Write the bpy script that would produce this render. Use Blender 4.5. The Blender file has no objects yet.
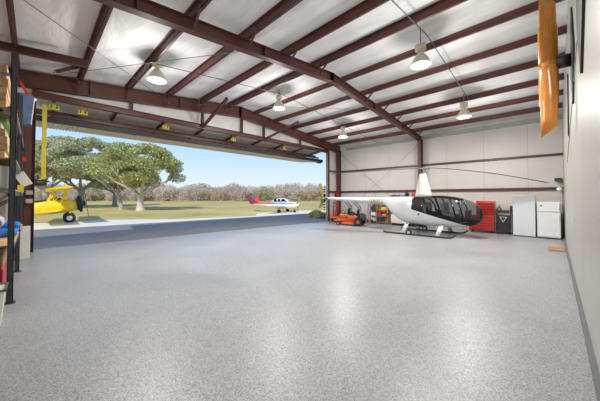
import bpy, bmesh, math, random
from mathutils import Vector, Matrix
PI=math.pi
sc=bpy.context.scene
COL=sc.collection
V=Vector
# ------------------------------------------------------------------ materials
def new_mat(name):
    m=bpy.data.materials.new(name); m.use_nodes=True
    nt=m.node_tree; b=nt.nodes['Principled BSDF']
    return m,nt,b
def M(name,col,rough=.5,metal=0,var=.08,scale=3.0,bump=0,bscale=40,coat=0,emit=None,es=0,detail=4):
    """procedural: base colour varied by noise, optional bump"""
    m,nt,b=new_mat(name); n=nt.nodes; l=nt.links
    tc=n.new('ShaderNodeTexCoord')
    nz=n.new('ShaderNodeTexNoise'); nz.inputs['Scale'].default_value=scale; nz.inputs['Detail'].default_value=detail
    l.new(tc.outputs['Object'],nz.inputs['Vector'])
    cr=n.new('ShaderNodeValToRGB')
    cr.color_ramp.elements[0].position=.3; cr.color_ramp.elements[1].position=.7
    cr.color_ramp.elements[0].color=tuple(c*(1-var) for c in col)+(1,)
    cr.color_ramp.elements[1].color=tuple(min(1,c*(1+var)) for c in col)+(1,)
    l.new(nz.outputs['Fac'],cr.inputs['Fac']); l.new(cr.outputs['Color'],b.inputs['Base Color'])
    b.inputs['Roughness'].default_value=rough; b.inputs['Metallic'].default_value=metal
    b.inputs['Coat Weight'].default_value=coat
    if bump:
        n2=n.new('ShaderNodeTexNoise'); n2.inputs['Scale'].default_value=bscale
        l.new(tc.outputs['Object'],n2.inputs['Vector'])
        bp=n.new('ShaderNodeBump'); bp.inputs['Strength'].default_value=bump; bp.inputs['Distance'].default_value=.02
        l.new(n2.outputs['Fac'],bp.inputs['Height']); l.new(bp.outputs['Normal'],b.inputs['Normal'])
    if emit:
        b.inputs['Emission Color'].default_value=tuple(emit)+(1,); b.inputs['Emission Strength'].default_value=es
    return m
def floor_mat():
    m,nt,b=new_mat('epoxy_flake_floor'); n=nt.nodes; l=nt.links
    tc=n.new('ShaderNodeTexCoord')
    vo=n.new('ShaderNodeTexVoronoi'); vo.inputs['Scale'].default_value=120
    l.new(tc.outputs['Object'],vo.inputs['Vector'])
    sx=n.new('ShaderNodeSeparateColor'); l.new(vo.outputs['Color'],sx.inputs['Color'])
    cr=n.new('ShaderNodeValToRGB'); e=cr.color_ramp; e.interpolation='CONSTANT'
    e.elements[0].position=0; e.elements[0].color=(.17,.173,.182,1)
    e.elements[1].position=.16; e.elements[1].color=(.285,.29,.303,1)
    a=e.elements.new(.45); a.color=(.335,.34,.355,1)
    a=e.elements.new(.8); a.color=(.47,.472,.48,1)
    l.new(sx.outputs['Red'],cr.inputs['Fac'])
    nz=n.new('ShaderNodeTexNoise'); nz.inputs['Scale'].default_value=.45; nz.inputs['Detail'].default_value=5; nz.inputs['Distortion'].default_value=.6
    l.new(tc.outputs['Object'],nz.inputs['Vector'])
    c2=n.new('ShaderNodeValToRGB'); c2.color_ramp.elements[0].position=.35; c2.color_ramp.elements[1].position=.65
    c2.color_ramp.elements[0].color=(.9,.9,.9,1); c2.color_ramp.elements[1].color=(1.08,1.08,1.07,1)
    l.new(nz.outputs['Fac'],c2.inputs['Fac'])
    mx=n.new('ShaderNodeMix'); mx.data_type='RGBA'; mx.blend_type='MULTIPLY'; mx.inputs[0].default_value=1
    l.new(cr.outputs['Color'],mx.inputs[6]); l.new(c2.outputs['Color'],mx.inputs[7])
    l.new(mx.outputs[2],b.inputs['Base Color'])
    rr=n.new('ShaderNodeMapRange'); rr.inputs['To Min'].default_value=.3; rr.inputs['To Max'].default_value=.45
    l.new(nz.outputs['Fac'],rr.inputs['Value']); l.new(rr.outputs['Result'],b.inputs['Roughness'])
    bp=n.new('ShaderNodeBump'); bp.inputs['Strength'].default_value=.06; bp.inputs['Distance'].default_value=.001
    l.new(sx.outputs['Green'],bp.inputs['Height']); l.new(bp.outputs['Normal'],b.inputs['Normal'])
    return m
def ceiling_mat():
    m,nt,b=new_mat('vinyl_faced_insulation'); n=nt.nodes; l=nt.links
    tc=n.new('ShaderNodeTexCoord'); mp=n.new('ShaderNodeMapping'); mp.inputs['Scale'].default_value=(.35,1.4,1)
    l.new(tc.outputs['Object'],mp.inputs['Vector'])
    nz=n.new('ShaderNodeTexNoise'); nz.inputs['Scale'].default_value=1.1; nz.inputs['Detail'].default_value=5; nz.inputs['Distortion'].default_value=.9
    l.new(mp.outputs['Vector'],nz.inputs['Vector'])
    cr=n.new('ShaderNodeValToRGB'); cr.color_ramp.elements[0].position=.3; cr.color_ramp.elements[1].position=.65
    cr.color_ramp.elements[0].color=(.66,.665,.68,1); cr.color_ramp.elements[1].color=(.84,.84,.84,1)
    l.new(nz.outputs['Fac'],cr.inputs['Fac']); l.new(cr.outputs['Color'],b.inputs['Base Color'])
    b.inputs['Roughness'].default_value=.62
    # roll seams (across the ridge, every 1.83 m) and billows
    wv=n.new('ShaderNodeTexWave'); wv.bands_direction='X'; wv.inputs['Scale'].default_value=.27; wv.inputs['Distortion'].default_value=1.4; wv.inputs['Detail'].default_value=2
    l.new(tc.outputs['Object'],wv.inputs['Vector'])
    ad=n.new('ShaderNodeMath'); ad.operation='MULTIPLY_ADD'; ad.inputs[1].default_value=.5
    l.new(wv.outputs['Fac'],ad.inputs[0]); l.new(nz.outputs['Fac'],ad.inputs[2])
    bp=n.new('ShaderNodeBump'); bp.inputs['Strength'].default_value=.55; bp.inputs['Distance'].default_value=.12
    l.new(ad.outputs[0],bp.inputs['Height']); l.new(bp.outputs['Normal'],b.inputs['Normal'])
    return m
def panel_mat(name,col,axis,period,off,seam=.6,rough=.55,width=.012):
    m,nt,b=new_mat(name); n=nt.nodes; l=nt.links
    tc=n.new('ShaderNodeTexCoord'); sp=n.new('ShaderNodeSeparateXYZ'); l.new(tc.outputs['Object'],sp.inputs[0])
    a=n.new('ShaderNodeMath'); a.operation='ADD'; a.inputs[1].default_value=off+period*50; l.new(sp.outputs[axis],a.inputs[0])
    d=n.new('ShaderNodeMath'); d.operation='DIVIDE'; d.inputs[1].default_value=period; l.new(a.outputs[0],d.inputs[0])
    f=n.new('ShaderNodeMath'); f.operation='FRACT'; l.new(d.outputs[0],f.inputs[0])
    g=n.new('ShaderNodeMath'); g.operation='LESS_THAN'; g.inputs[1].default_value=width/period*2; l.new(f.outputs[0],g.inputs[0])
    nz=n.new('ShaderNodeTexNoise'); nz.inputs['Scale'].default_value=.7; nz.inputs['Detail'].default_value=5
    l.new(tc.outputs['Object'],nz.inputs['Vector'])
    cr=n.new('ShaderNodeValToRGB'); cr.color_ramp.elements[0].position=.3; cr.color_ramp.elements[1].position=.7
    cr.color_ramp.elements[0].color=tuple(c*.94 for c in col)+(1,); cr.color_ramp.elements[1].color=tuple(min(1,c*1.04) for c in col)+(1,)
    l.new(nz.outputs['Fac'],cr.inputs['Fac'])
    mx=n.new('ShaderNodeMix'); mx.data_type='RGBA'; mx.inputs[7].default_value=tuple(c*seam for c in col)+(1,)
    l.new(g.outputs[0],mx.inputs[0]); l.new(cr.outputs['Color'],mx.inputs[6]); l.new(mx.outputs[2],b.inputs['Base Color'])
    b.inputs['Roughness'].default_value=rough
    return m
def wood_mat(name,c1,c2,scale=(1,8,8),rough=.4,coat=0,ws=2.0):
    m,nt,b=new_mat(name); n=nt.nodes; l=nt.links
    tc=n.new('ShaderNodeTexCoord'); mp=n.new('ShaderNodeMapping'); mp.inputs['Scale'].default_value=scale
    l.new(tc.outputs['Object'],mp.inputs['Vector'])
    nz=n.new('ShaderNodeTexNoise'); nz.inputs['Scale'].default_value=ws; nz.inputs['Detail'].default_value=7; nz.inputs['Distortion'].default_value=.5
    l.new(mp.outputs['Vector'],nz.inputs['Vector'])
    cr=n.new('ShaderNodeValToRGB'); cr.color_ramp.elements[0].position=.32; cr.color_ramp.elements[1].position=.68
    cr.color_ramp.elements[0].color=tuple(c1)+(1,); cr.color_ramp.elements[1].color=tuple(c2)+(1,)
    l.new(nz.outputs['Fac'],cr.inputs['Fac']); l.new(cr.outputs['Color'],b.inputs['Base Color'])
    b.inputs['Roughness'].default_value=rough; b.inputs['Coat Weight'].default_value=coat; b.inputs['Coat Roughness'].default_value=.08
    return m
def leaf_mat(name,cols):
    m,nt,b=new_mat(name); n=nt.nodes; l=nt.links
    ge=n.new('ShaderNodeNewGeometry')
    cr=n.new('ShaderNodeValToRGB'); e=cr.color_ramp
    e.elements[0].position=0; e.elements[0].color=cols[0]+(1,)
    e.elements[1].position=1; e.elements[1].color=cols[-1]+(1,)
    for i,c in enumerate(cols[1:-1]):
        a=e.elements.new((i+1)/(len(cols)-1)); a.color=c+(1,)
    l.new(ge.outputs['Random Per Island'],cr.inputs['Fac'])
    l.new(cr.outputs['Color'],b.inputs['Base Color']); b.inputs['Roughness'].default_value=.55
    tr=n.new('ShaderNodeBsdfTranslucent'); l.new(cr.outputs['Color'],tr.inputs['Color'])
    mx=n.new('ShaderNodeMixShader'); mx.inputs[0].default_value=.35
    l.new(b.outputs[0],mx.inputs[1]); l.new(tr.outputs[0],mx.inputs[2])
    l.new(mx.outputs[0],n['Material Output'].inputs['Surface'])
    return m
def glass_mat(name,tint=(.8,.82,.82),mix=.62,rough=.03):
    m,nt,b=new_mat(name); n=nt.nodes; l=nt.links
    b.inputs['Base Color'].default_value=(.05,.052,.055,1); b.inputs['Roughness'].default_value=rough
    tr=n.new('ShaderNodeBsdfTransparent'); tr.inputs['Color'].default_value=tint+(1,)
    mx=n.new('ShaderNodeMixShader'); mx.inputs[0].default_value=mix
    l.new(b.outputs[0],mx.inputs[1]); l.new(tr.outputs[0],mx.inputs[2])
    l.new(mx.outputs[0],n['Material Output'].inputs['Surface'])
    return m
STEEL=M('red_oxide_steel',(.098,.032,.026),.42,0,.18,2.2)
STEELD=M('dark_red_steel',(.075,.024,.022),.45,0,.15,2)
WHITE=M('white_enamel',(.78,.79,.8),.25,0,.02)
OFFW=M('offwhite_paint',(.72,.71,.66),.4,0,.05)
LGREY=M('light_grey_paint',(.5,.51,.53),.4,0,.06)
GREY=M('grey_steel',(.2,.21,.22),.4,.5,.1)
DGREY=M('dark_grey_steel',(.055,.06,.07),.45,.3,.15)
BLACK=M('black_plastic',(.018,.018,.02),.4,0,.2)
RUBBER=M('black_rubber',(.02,.02,.02),.8,0,.2,bump=.3)
CHROME=M('chrome',(.6,.6,.6),.18,1,.03)
RED=M('red_tool_enamel',(.5,.035,.025),.3,0,.08)
ORANGE=M('orange_enamel',(.72,.13,.04),.35,0,.1)
ORANGE2=M('burnt_orange_paint',(.5,.13,.04),.5,0,.15)
YELLOW=M('yellow_webbing',(.62,.5,.05),.5,0,.1)
PYEL=M('yellow_aircraft_paint',(.85,.62,.03),.3,0,.04)
BLUE=M('blue_plastic',(.02,.16,.5),.4,0,.1)
NAVY=M('slate_blue_cloth',(.09,.14,.26),.8,0,.2,bump=.3)
BRED=M('aircraft_red',(.6,.06,.04),.3,0,.05)
BBLUE=M('aircraft_blue',(.03,.09,.45),.3,0,.05)
HWHITE=M('aircraft_white',(.64,.66,.665),.22,0,.02,coat=.5)
HBLACK=M('gloss_black_paint',(.006,.006,.007),.22,0,.1); HBLACK.node_tree.nodes['Principled BSDF'].inputs['Specular IOR Level'].default_value=.25
HGLASS=glass_mat('tinted_canopy_glass')
CLEAR=glass_mat('clear_windscreen',(.75,.8,.85),.35)
OLIVE=M('olive_yellow_paint',(.38,.33,.1),.4,0,.1)
CARD=M('brown_cardboard',(.42,.28,.16),.8,0,.12)
PLY=wood_mat('plywood',(.5,.28,.12),(.78,.52,.28),(1,1,14),.6)
PROPW=wood_mat('varnished_laminated_wood',(.62,.2,.02),(.8,.31,.04),(14,14,1.2),.25,.6)
PLANKB=wood_mat('weathered_board',(.28,.15,.07),(.45,.27,.14),(1,8,8),.7)
BEIGE=M('beige_corrugated_metal',(.8,.7,.56),.5,0,.06)
INSUL=M('white_vinyl_insulation',(.84,.83,.82),.5,0,.08,1.5,bump=.6,bscale=3)
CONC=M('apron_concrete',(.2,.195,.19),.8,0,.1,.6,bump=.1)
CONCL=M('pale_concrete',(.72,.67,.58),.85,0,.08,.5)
BARK=M('grey_bark',(.36,.31,.26),.9,0,.3,5,bump=.8,bscale=12)
BARKL=M('pale_bark',(.55,.49,.42),.9,0,.25,4)
LENS=M('lamp_lens',(.9,.9,.85),.4,0,.02,emit=(1,.97,.84),es=9)
SHADE=M('frosted_lamp_shade',(.6,.6,.5),.35,0,.04,emit=None)
BALLAST=M('cream_ballast_housing',(.66,.62,.45),.45,0,.05)
TIRE=RUBBER
# ------------------------------------------------------------------ mesh builder
def rotz(a): return Matrix.Rotation(a,3,'Z')
class MB:
    def __init__(s): s.v=[]; s.f=[]; s.sm=[]
    def add(s,vs,fs,smooth=False):
        o=len(s.v); s.v+= [V(p) for p in vs]; s.f+=[tuple(i+o for i in f) for f in fs]; s.sm+=[smooth]*len(fs); return s
    def box(s,c,d,R=None):
        x,y,z=[q/2 for q in d]; c=V(c)
        vs=[V((a*x,b*y,e*z)) for a in(-1,1) for b in(-1,1) for e in(-1,1)]
        if R is not None: vs=[R@p for p in vs]
        return s.add([p+c for p in vs],[(0,1,3,2),(4,6,7,5),(0,4,5,1),(2,3,7,6),(0,2,6,4),(1,5,7,3)])
    def bb(s,a,b):
        return s.box([(a[i]+b[i])/2 for i in range(3)],[abs(b[i]-a[i]) for i in range(3)])
    def rbox(s,c,d,r=.02,R=None):
        bm=bmesh.new(); bmesh.ops.create_cube(bm,size=1)
        for q in bm.verts: q.co=V((q.co.x*d[0],q.co.y*d[1],q.co.z*d[2]))
        bmesh.ops.bevel(bm,geom=bm.edges[:],offset=min(r,min(d)*.45),segments=2,affect='EDGES',profile=.5)
        c=V(c); vs=[(R@q.co if R is not None else q.co.copy())+c for q in bm.verts]
        fs=[[w.index for w in f.verts] for f in bm.faces]; bm.free()
        return s.add(vs,fs)
    def beam(s,p0,p1,w,h,up=(0,0,1)):
        p0,p1=V(p0),V(p1); t=(p1-p0).normalized(); up=V(up)
        sd=t.cross(up)
        if sd.length<1e-4: sd=t.cross(V((1,0,0)))
        sd.normalize(); u=sd.cross(t)
        vs=[]
        for p in(p0,p1):
            for a,b in((-1,-1),(1,-1),(1,1),(-1,1)): vs.append(p+sd*a*w/2+u*b*h/2)
        return s.add(vs,[(0,3,2,1),(4,5,6,7),(0,1,5,4),(1,2,6,5),(2,3,7,6),(3,0,4,7)])
    def ibeam(s,p0,p1,w,d,up=(0,0,1),tf=.014,tw=.01,d1=None):
        """I section; p0,p1 lie on the middle of the section"""
        p0,p1=V(p0),V(p1); d1=d1 or d
        t=(p1-p0).normalized(); sd=t.cross(V(up)).normalized(); u=sd.cross(t)
        def quadbeam(a0,a1,ww,h0,h1):
            vs=[]
            for p,h in((p0+u*a0,h0),(p1+u*a1,h1)):
                for a,b in((-1,-1),(1,-1),(1,1),(-1,1)): vs.append(p+sd*a*ww/2+u*b*h/2)
            s.add(vs,[(0,3,2,1),(4,5,6,7),(0,1,5,4),(1,2,6,5),(2,3,7,6),(3,0,4,7)])
        quadbeam(0,0,tw,d,d1); quadbeam(d/2-tf/2,d1/2-tf/2,w,tf,tf); quadbeam(-d/2+tf/2,-d1/2+tf/2,w,tf,tf)
        return s
    def path(s,pts,r,n=8,cap=True,smooth=True):
        pts=[V(p) for p in pts]; rs=r if isinstance(r,(list,tuple)) else [r]*len(pts)
        rings=[]; prev=None
        for i,p in enumerate(pts):
            t=(pts[min(i+1,len(pts)-1)]-pts[max(i-1,0)]).normalized()
            if prev is None:
                a=V((0,0,1)) if abs(t.z)<.9 else V((1,0,0))
                u=t.cross(a).normalized()
            else:
                u=(prev-t*prev.dot(t)).normalized()
            prev=u; w=t.cross(u)
            rings.append([p+(u*math.cos(k*2*PI/n)+w*math.sin(k*2*PI/n))*rs[i] for k in range(n)])
        return s.rings(rings,cap,smooth)
    def rings(s,rings,cap=True,smooth=True,closed=True):
        n=len(rings[0]); vs=[p for r in rings for p in r]; fs=[]
        for i in range(len(rings)-1):
            for k in range(n if closed else n-1):
                a=i*n+k; b=i*n+(k+1)%n; fs.append((a,b,b+n,a+n))
        o=len(s.v); s.add(vs,fs,smooth)
        if cap and closed:
            s.f.append(tuple(o+k for k in range(n))[::-1]); s.sm.append(False)
            s.f.append(tuple(o+(len(rings)-1)*n+k for k in range(n))); s.sm.append(False)
        return s
    def cyl(s,p0,p1,r,n=16,r1=None): return s.path([p0,p1],[r,r if r1 is None else r1],n)
    def lathe(s,prof,c=(0,0,0),n=20,axis='z',cap=True):
        c=V(c); rings=[]
        for r,h in prof:
            rg=[]
            for k in range(n):
                a=k*2*PI/n; x,y=r*math.cos(a),r*math.sin(a)
                q={'z':V((x,y,h)),'x':V((h,x,y)),'y':V((y,h,x))}[axis]
                rg.append(c+q)
            rings.append(rg)
        return s.rings(rings,cap,True)
    def prism(s,poly,h0,h1,axis='z'):
        def mk(a,b,h): return {'z':V((a,b,h)),'y':V((a,h,b)),'x':V((h,a,b))}[axis]
        n=len(poly); vs=[mk(a,b,h0) for a,b in poly]+[mk(a,b,h1) for a,b in poly]
        fs=[tuple(range(n))[::-1],tuple(range(n,2*n))]+[(i,(i+1)%n,(i+1)%n+n,i+n) for i in range(n)]
        return s.add(vs,fs)
    def sphere(s,c,r,n=12,m=8):
        c=V(c); r=r if isinstance(r,(tuple,list)) else (r,r,r)
        rings=[[c+V((r[0]*math.sin(j*PI/m)*math.cos(k*2*PI/n),r[1]*math.sin(j*PI/m)*math.sin(k*2*PI/n),r[2]*math.cos(j*PI/m))) for k in range(n)] for j in range(m+1)]
        return s.rings(rings,False,True)
    def quad(s,a,b,c,d): return s.add([a,b,c,d],[(0,1,2,3)])
    def build(s,name,mat,parent=None,loc=(0,0,0),rz=0,fix=True,mats=None):
        me=bpy.data.meshes.new(name); me.from_pydata([tuple(p) for p in s.v],[],s.f)
        me.polygons.foreach_set('use_smooth',s.sm)
        me.materials.append(mat)
        if fix:
            bm=bmesh.new(); bm.from_mesh(me); bmesh.ops.recalc_face_normals(bm,faces=bm.faces[:]); bm.to_mesh(me); bm.free()
        me.update()
        o=bpy.data.objects.new(name,me); COL.objects.link(o)
        o.location=loc; o.rotation_euler=(0,0,rz)
        if parent: o.parent=parent
        return o
def empty(name,loc=(0,0,0),rz=0,label=None,cat=None,group=None):
    o=bpy.data.objects.new(name,None); COL.objects.link(o); o.location=loc; o.rotation_euler=(0,0,rz)
    o.empty_display_size=.2
    tag(o,label,cat,group); return o
def tag(o,label=None,cat=None,group=None,kind=None):
    if label:o['label']=label
    if cat:o['category']=cat
    if group:o['group']=group
    if kind:o['kind']=kind
    return o
def struct(o): o['kind']='structure'; return o
def children(o): return [c for c in bpy.data.objects if c.parent==o]
def copy_tree(o,parent=None):
    c=o.copy(); COL.objects.link(c); c.parent=parent
    for ch in children(o): copy_tree(ch,c)
    return c
# ------------------------------------------------------------------ building dimensions
XA,X2,XC=-12.2,-5.97,.30          # door frame line, middle frame line, right wall
Y0,YR,YB=-1.54,7.78,17.1          # left eave wall, ridge, far eave wall
SL=.1
DECK=6.78                         # ceiling at the ridge
def deck(y): return DECK-SL*abs(y-YR)
PUR=.235                          # purlin depth
FL=floor_mat(); CE=ceiling_mat()
struct(MB().prism([(-13.1,-.1),(-13.1,Y0-.3),(XC+.2,Y0-.3),(XC+.2,YB+.2),(-12.45,YB+.2),(-12.3,15.4)],-.15,0).build('floor',FL))
cb=MB()
for a,b in((Y0-.2,YR),(YR,YB+.2)):
    n=1
    cb.add([(XA-.35,a,deck(a)),(XC+.2,a,deck(a)),(XC+.2,b,deck(b)),(XA-.35,b,deck(b)),
            (XA-.35,a,deck(a)+.1),(XC+.2,a,deck(a)+.1),(XC+.2,b,deck(b)+.1),(XA-.35,b,deck(b)+.1)],
           [(0,3,2,1),(4,5,6,7),(0,1,5,4),(1,2,6,5),(2,3,7,6),(3,0,4,7)])
struct(cb.build('ceiling',CE))
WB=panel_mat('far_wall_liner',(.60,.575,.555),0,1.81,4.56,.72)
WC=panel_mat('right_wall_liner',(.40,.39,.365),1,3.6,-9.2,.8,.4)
struct(MB().bb((XA-.35,YB,0),(XC+.2,YB+.15,deck(YB)+.02)).build('wall_far',WB))
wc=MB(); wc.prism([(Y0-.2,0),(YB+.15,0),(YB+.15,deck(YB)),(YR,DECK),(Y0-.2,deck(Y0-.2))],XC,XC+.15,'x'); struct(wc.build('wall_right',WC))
struct(MB().bb((XA-.35,Y0-.15,0),(XC+.2,Y0,deck(Y0))).build('wall_left',WB))
wd=MB(); wd.bb((-12.75,Y0-.15,0),(-12.6,-.5,5.5)); wd.bb((XA-.35,15.66,0),(XA-.2,YB,5.45))
struct(wd.build('wall_door_side',WB))
# gable infill above the door header
wg=MB(); wg.prism([(-.1,5.3),(15.7,5.3),(YB,5.3),(YB,deck(YB)-.02),(YR,DECK-.02),(Y0-.1,deck(Y0)-.02),(Y0-.1,5.3)],XA-.42,XA-.36,'x')
struct(wg.build('wall_gable',INSUL))
struct(MB().bb((XC-.045,Y0,0),(XC,YB-.02,.09)).build('baseboard_right',M('grey_cove_base',(.14,.145,.155),.5,0,.1)))
struct(MB().bb((XA+.6,YB-.16,5.47),(XC,YB,5.68)).build('trim_1',M('grey_green_eave_strut',(.33,.35,.33),.5,0,.08)))
struct(MB().prism([(-11,0),(Y0-.2,0),(Y0-.2,6.0),(-11,5.1)],-12.6,XC+.2,'x').build('unseen_shade_block',BEIGE))  # unseen block beyond the left wall, added to keep the apron in shadow
# ------------------------------------------------------------------ purlins
pur_Y=[-.41,1.05,2.5,3.98,5.5,6.96,8.6,10.06,11.55,13.05,14.5,15.95]
names={-.41:'nearest the storage rack',1.05:'second in from the storage rack',2.5:'carrying the leftmost lamp',3.98:'third before the ridge on the rack side',
 5.5:'second before the ridge on the rack side',6.96:'at the ridge, on the rack side',8.6:'at the ridge, on the far wall side',10.06:'first past the ridge pair toward the far wall',
 11.55:'fourth out from the far wall',13.05:'third from the far wall',14.5:'second out from the far wall',15.95:'closest to the far wall'}
for y in pur_Y:
    b=MB(); z1=deck(y)-.012; z0=z1-PUR; s=1 if y<YR else -1
    xl=XA+.11
    b.bb((xl,y-.006,z0),(XC,y+.006,z1))
    b.bb((xl,y-.006,z0),(XC,y+s*.065,z0+.012)); b.bb((xl,y-s*.065,z1-.012),(XC,y+.006,z1))
    b.bb((xl,y+s*.053,z0),(XC,y+s*.065,z0+.03))
    tag(b.build('roof_purlin',STEEL),'long dark red roof purlin '+names[y],'roof beam','roof purlins')
# ------------------------------------------------------------------ portal frames
def rz_bot(y): return 6.18-.095*abs(y-YR)   # underside of rafters
def frame(X,label,skip_left=False):
    r=empty('portal_frame',(X,YB-.2,0),0,label,'steel frame')
    L=lambda y,z:(0,y-(YB-.2),z)
    for s,ye in((1,YB-.1),(-1,Y0+.1)):
        y0,y1=YR,ye
        q=PUR+.03 if X>XA+1 else .05
        d0=(deck(y0)-q)-rz_bot(y0); d1=(deck(y1)-q)-rz_bot(y1)
        b=MB(); b.ibeam(L(y0,rz_bot(y0)+d0/2),L(y1,rz_bot(y1)+d1/2),.2,d0,(0,0,1),.016,.012,d1)
        # stiffener and splice plates
        b.bb((-.1,y0-(YB-.2)-.035,rz_bot(y0)-.004),(.1,y0-(YB-.2)+.035,rz_bot(y0)+d0))
        for yy in (y0+s*3.2,y0+s*6.4):
            b.bb((-.1,yy-(YB-.2)-.01,rz_bot(yy)),(.1,yy-(YB-.2)+.01,rz_bot(yy)+d0))
        b.build('rafter',STEEL,r)
        b=MB(); yc=ye-s*.17-(YB-.2)
        if X<XA+1 and s<0:
            b.ibeam((-.45,yc+1.02,0),(-.45,yc+1.02,5.6),.2,.5,(0,1,0))
        else:
            b.ibeam((0,yc,0),(0,yc,rz_bot(ye)+.2),.2,.26,(0,1,0),.014,.012,.42)
            b.bb((-.14,yc-.2,0),(.14,yc+.2,.02))
        b.build('column',STEEL,r)
    for y in pur_Y:                                 # flange braces from the rafter's lower flange up to the purlins
        if y<1: continue
        for sx in ((1,-1) if X>XA+1 else (1,)):
            if (int(y*10)+sx)%3==0: continue
            b=MB(); b.beam((sx*.09,y-(YB-.2),rz_bot(y)+.03),(sx*.52,y-(YB-.2),deck(y)-PUR+.05),.045,.045); b.build('flange_brace',STEEL,r)
    return r
frame(X2,'dark red steel frame with rafter crossing mid ceiling and column behind the helicopter')
frame(XA,'dark red steel frame over the open hangar door, column behind the mower')
# header beam of the door: a truss below frame A
hd=empty('door_header',(XA-.15,7.7,0),0,'dark red horizontal header beam on short posts above the door opening','door header')
hy=lambda y:y-7.7
b=MB(); b.ibeam((0,hy(-.1),5.30),(0,hy(15.75),5.30),.16,.22); b.build('header_beam',STEEL,hd)
for y in(2.72,5.72,7.97,9.5,12.6):
    b=MB(); b.ibeam((.02,hy(y),5.41),(.02,hy(y),rz_bot(y)),.1,.12,(0,1,0),.01,.01); b.build('hanger_post',STEEL,hd)
for ya,yb,xb in((9.6,10.72,1.75),(5.75,6.1,1.75)):
    b=MB(); b.beam((.02,hy(ya),5.3),(xb,hy(yb),deck(yb)-PUR-.02),.11,.11); b.build('diagonal_brace',STEEL,hd)
b=MB(); b.ibeam((0,hy(15.68),0),(0,hy(15.68),5.3),.14,.2,(1,0,0)); b.build('jamb_post',STEEL,hd)
# short stub and cross header near the rack
b=MB(); b.ibeam((-10.15,Y0,5.68),(-9.55,1.03,5.68),.12,.2)
tag(b.build('roof_cross_beam',STEEL),'short dark red beam crossing the purlins above the storage rack','roof beam')
b=MB(); b.beam((-11,.41,5.74),(-11,.95,6.1),.09,.09); b.box((-11,.37,5.72),(.06,.02,.1))
tag(b.build('roof_stub_brace',STEEL),'short diagonal stub brace under the roof near the door frame corner','brace')
# girts
for z,h,lab in((3.84,.1,'dark red upper wall rail across the far white wall'),(2.24,.13,'dark grey-red lower wall rail across the far white wall')):
    b=MB(); b.bb((XA-.15,YB-.09,z-h/2),(XC,YB-.001,z-h/2+.012)); b.bb((XA-.15,YB-.09,z+h/2-.012),(XC,YB-.001,z+h/2)); b.bb((XA-.15,YB-.1,z-h/2),(XC,YB-.088,z+h/2))
    tag(b.build('wall_girt',STEELD),lab,'wall rail')
    b=MB(); b.bb((XA-.2,15.85,z-h/2),(XA-.1,YB-.12,z+h/2))
    tag(b.build('wall_girt',STEELD),('upper' if z>3 else 'lower')+' short dark wall rail between the door jamb and the corner column','wall rail')
# rod bracing
def rod(p,q,label,r=.009,mat=GREY):
    tag(MB().cyl(p,q,r,6).build('brace_rod',mat),label,'brace rod')
rod((X2-.1,YB-.22,5.15),(XA+.15,YB-.22,.35),'thin wall brace rod falling left from the middle column top')
rod((XA+.15,YB-.26,5.25),(X2-.1,YB-.26,.35),'thin wall brace rod rising left to the corner column top')
rod((X2-.12,-1.2,5.55),(XA+.1,4.15,6.0),'thin roof brace rod running toward the leftmost lamp')
rod((XA+.12,-.35,5.6),(X2-.12,4.2,6.0),'thin roof brace rod rising from over the rack to mid rafter')
rod((XA+.12,4.2,6.0),(X2-.12,11.3,6.0),'thin roof brace rod over the door half of the ridge')
# ------------------------------------------------------------------ bifold door, folded up outside
bd=empty('bifold_hangar_door',(XA-.4,7.7,5.2),0,'folded-up bifold hangar door with white inner face and beige corrugated outer skin','hangar door')
XH,XF,XBt=0,-2.8,-.35    # hinge, fold, bottom edge (local x)
ZH,ZF,ZB_=.05,-.32,-.62
YL,YRt=-7.75,7.95
n=Vector((XF-XH,0,ZF-ZH)).normalized()
b=MB(); b.add([(XH,YL,ZH+.12),(XF,YL,ZF+.12),(XF,YRt,ZF+.12),(XH,YRt,ZH+.12),(XH,YL,ZH+.16),(XF,YL,ZF+.16),(XF,YRt,ZF+.16),(XH,YRt,ZH+.16)],
   [(0,1,2,3),(4,7,6,5),(0,4,5,1),(1,5,6,2),(2,6,7,3),(3,7,4,0)]); b.build('upper_panel',INSUL,bd)
# lower panel: ribbed sheet
b=MB(); N=150; rows=[]
for i in range(N*4+1):
    y=YL+(YRt-YL)*i/(N*4); z=(0,0,.035,.035)[i%4]
    rows.append((y,-z))
vs=[];fs=[]
for y,dz in rows:
    vs+= [(XBt,y,ZB_-.03+dz),(XF,y,ZF-.08+dz),(XBt,y,ZB_+.03),(XF,y,ZF-.02)]
for i in range(len(rows)-1):
    a=i*4; c=a+4
    fs+=[(a,c,c+1,a+1),(a+2,a+3,c+3,c+2),(a,a+2,c+2,c),(a+1,c+1,c+3,a+3)]
b.add(vs,fs); b.build('lower_panel',BEIGE,bd)
for k,(x0,z0,nm) in enumerate(((XBt+.06,ZB_+.02,'bottom_tube'),(-1.0,-.13,'frame_tube'),(-1.9,-.24,'frame_tube'),(XF+.05,ZF+.06,'fold_tube'),(XBt-.35,ZB_+.32,'frame_tube'))):
    w=.12 if k==0 else .08
    b=MB(); b.bb((x0-w/2,YL,z0-w*.6),(x0+w/2,YRt,z0+w*(.6 if k else 1.0))); b.build(nm,STEELD if k else M('blackish_red_steel',(.02,.012,.012),.6),bd)
for i in range(9):
    y=YL+.5+i*(YRt-YL-1)/8
    b=MB(); b.beam((XH,y,ZH+.06),(XF,y,ZF+.06),.07,.09); b.build('panel_strut',STEELD,bd)
for y in(.45,1.25,4.2,7.75,11.6):
    yy=y-7.7
    b=MB(); b.bb((-.27,yy-.05,-.2),(-.21,yy+.05,.1)); b.bb((-.3,yy-.14,-.2),(-.18,yy-.1,-.06)); b.bb((-.3,yy+.1,-.2),(-.18,yy+.14,-.06)); b.bb((-.3,yy-.14,-.22),(-.16,yy+.14,-.18))
    b.build('yellow_strap_bracket',YELLOW,bd)
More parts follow.
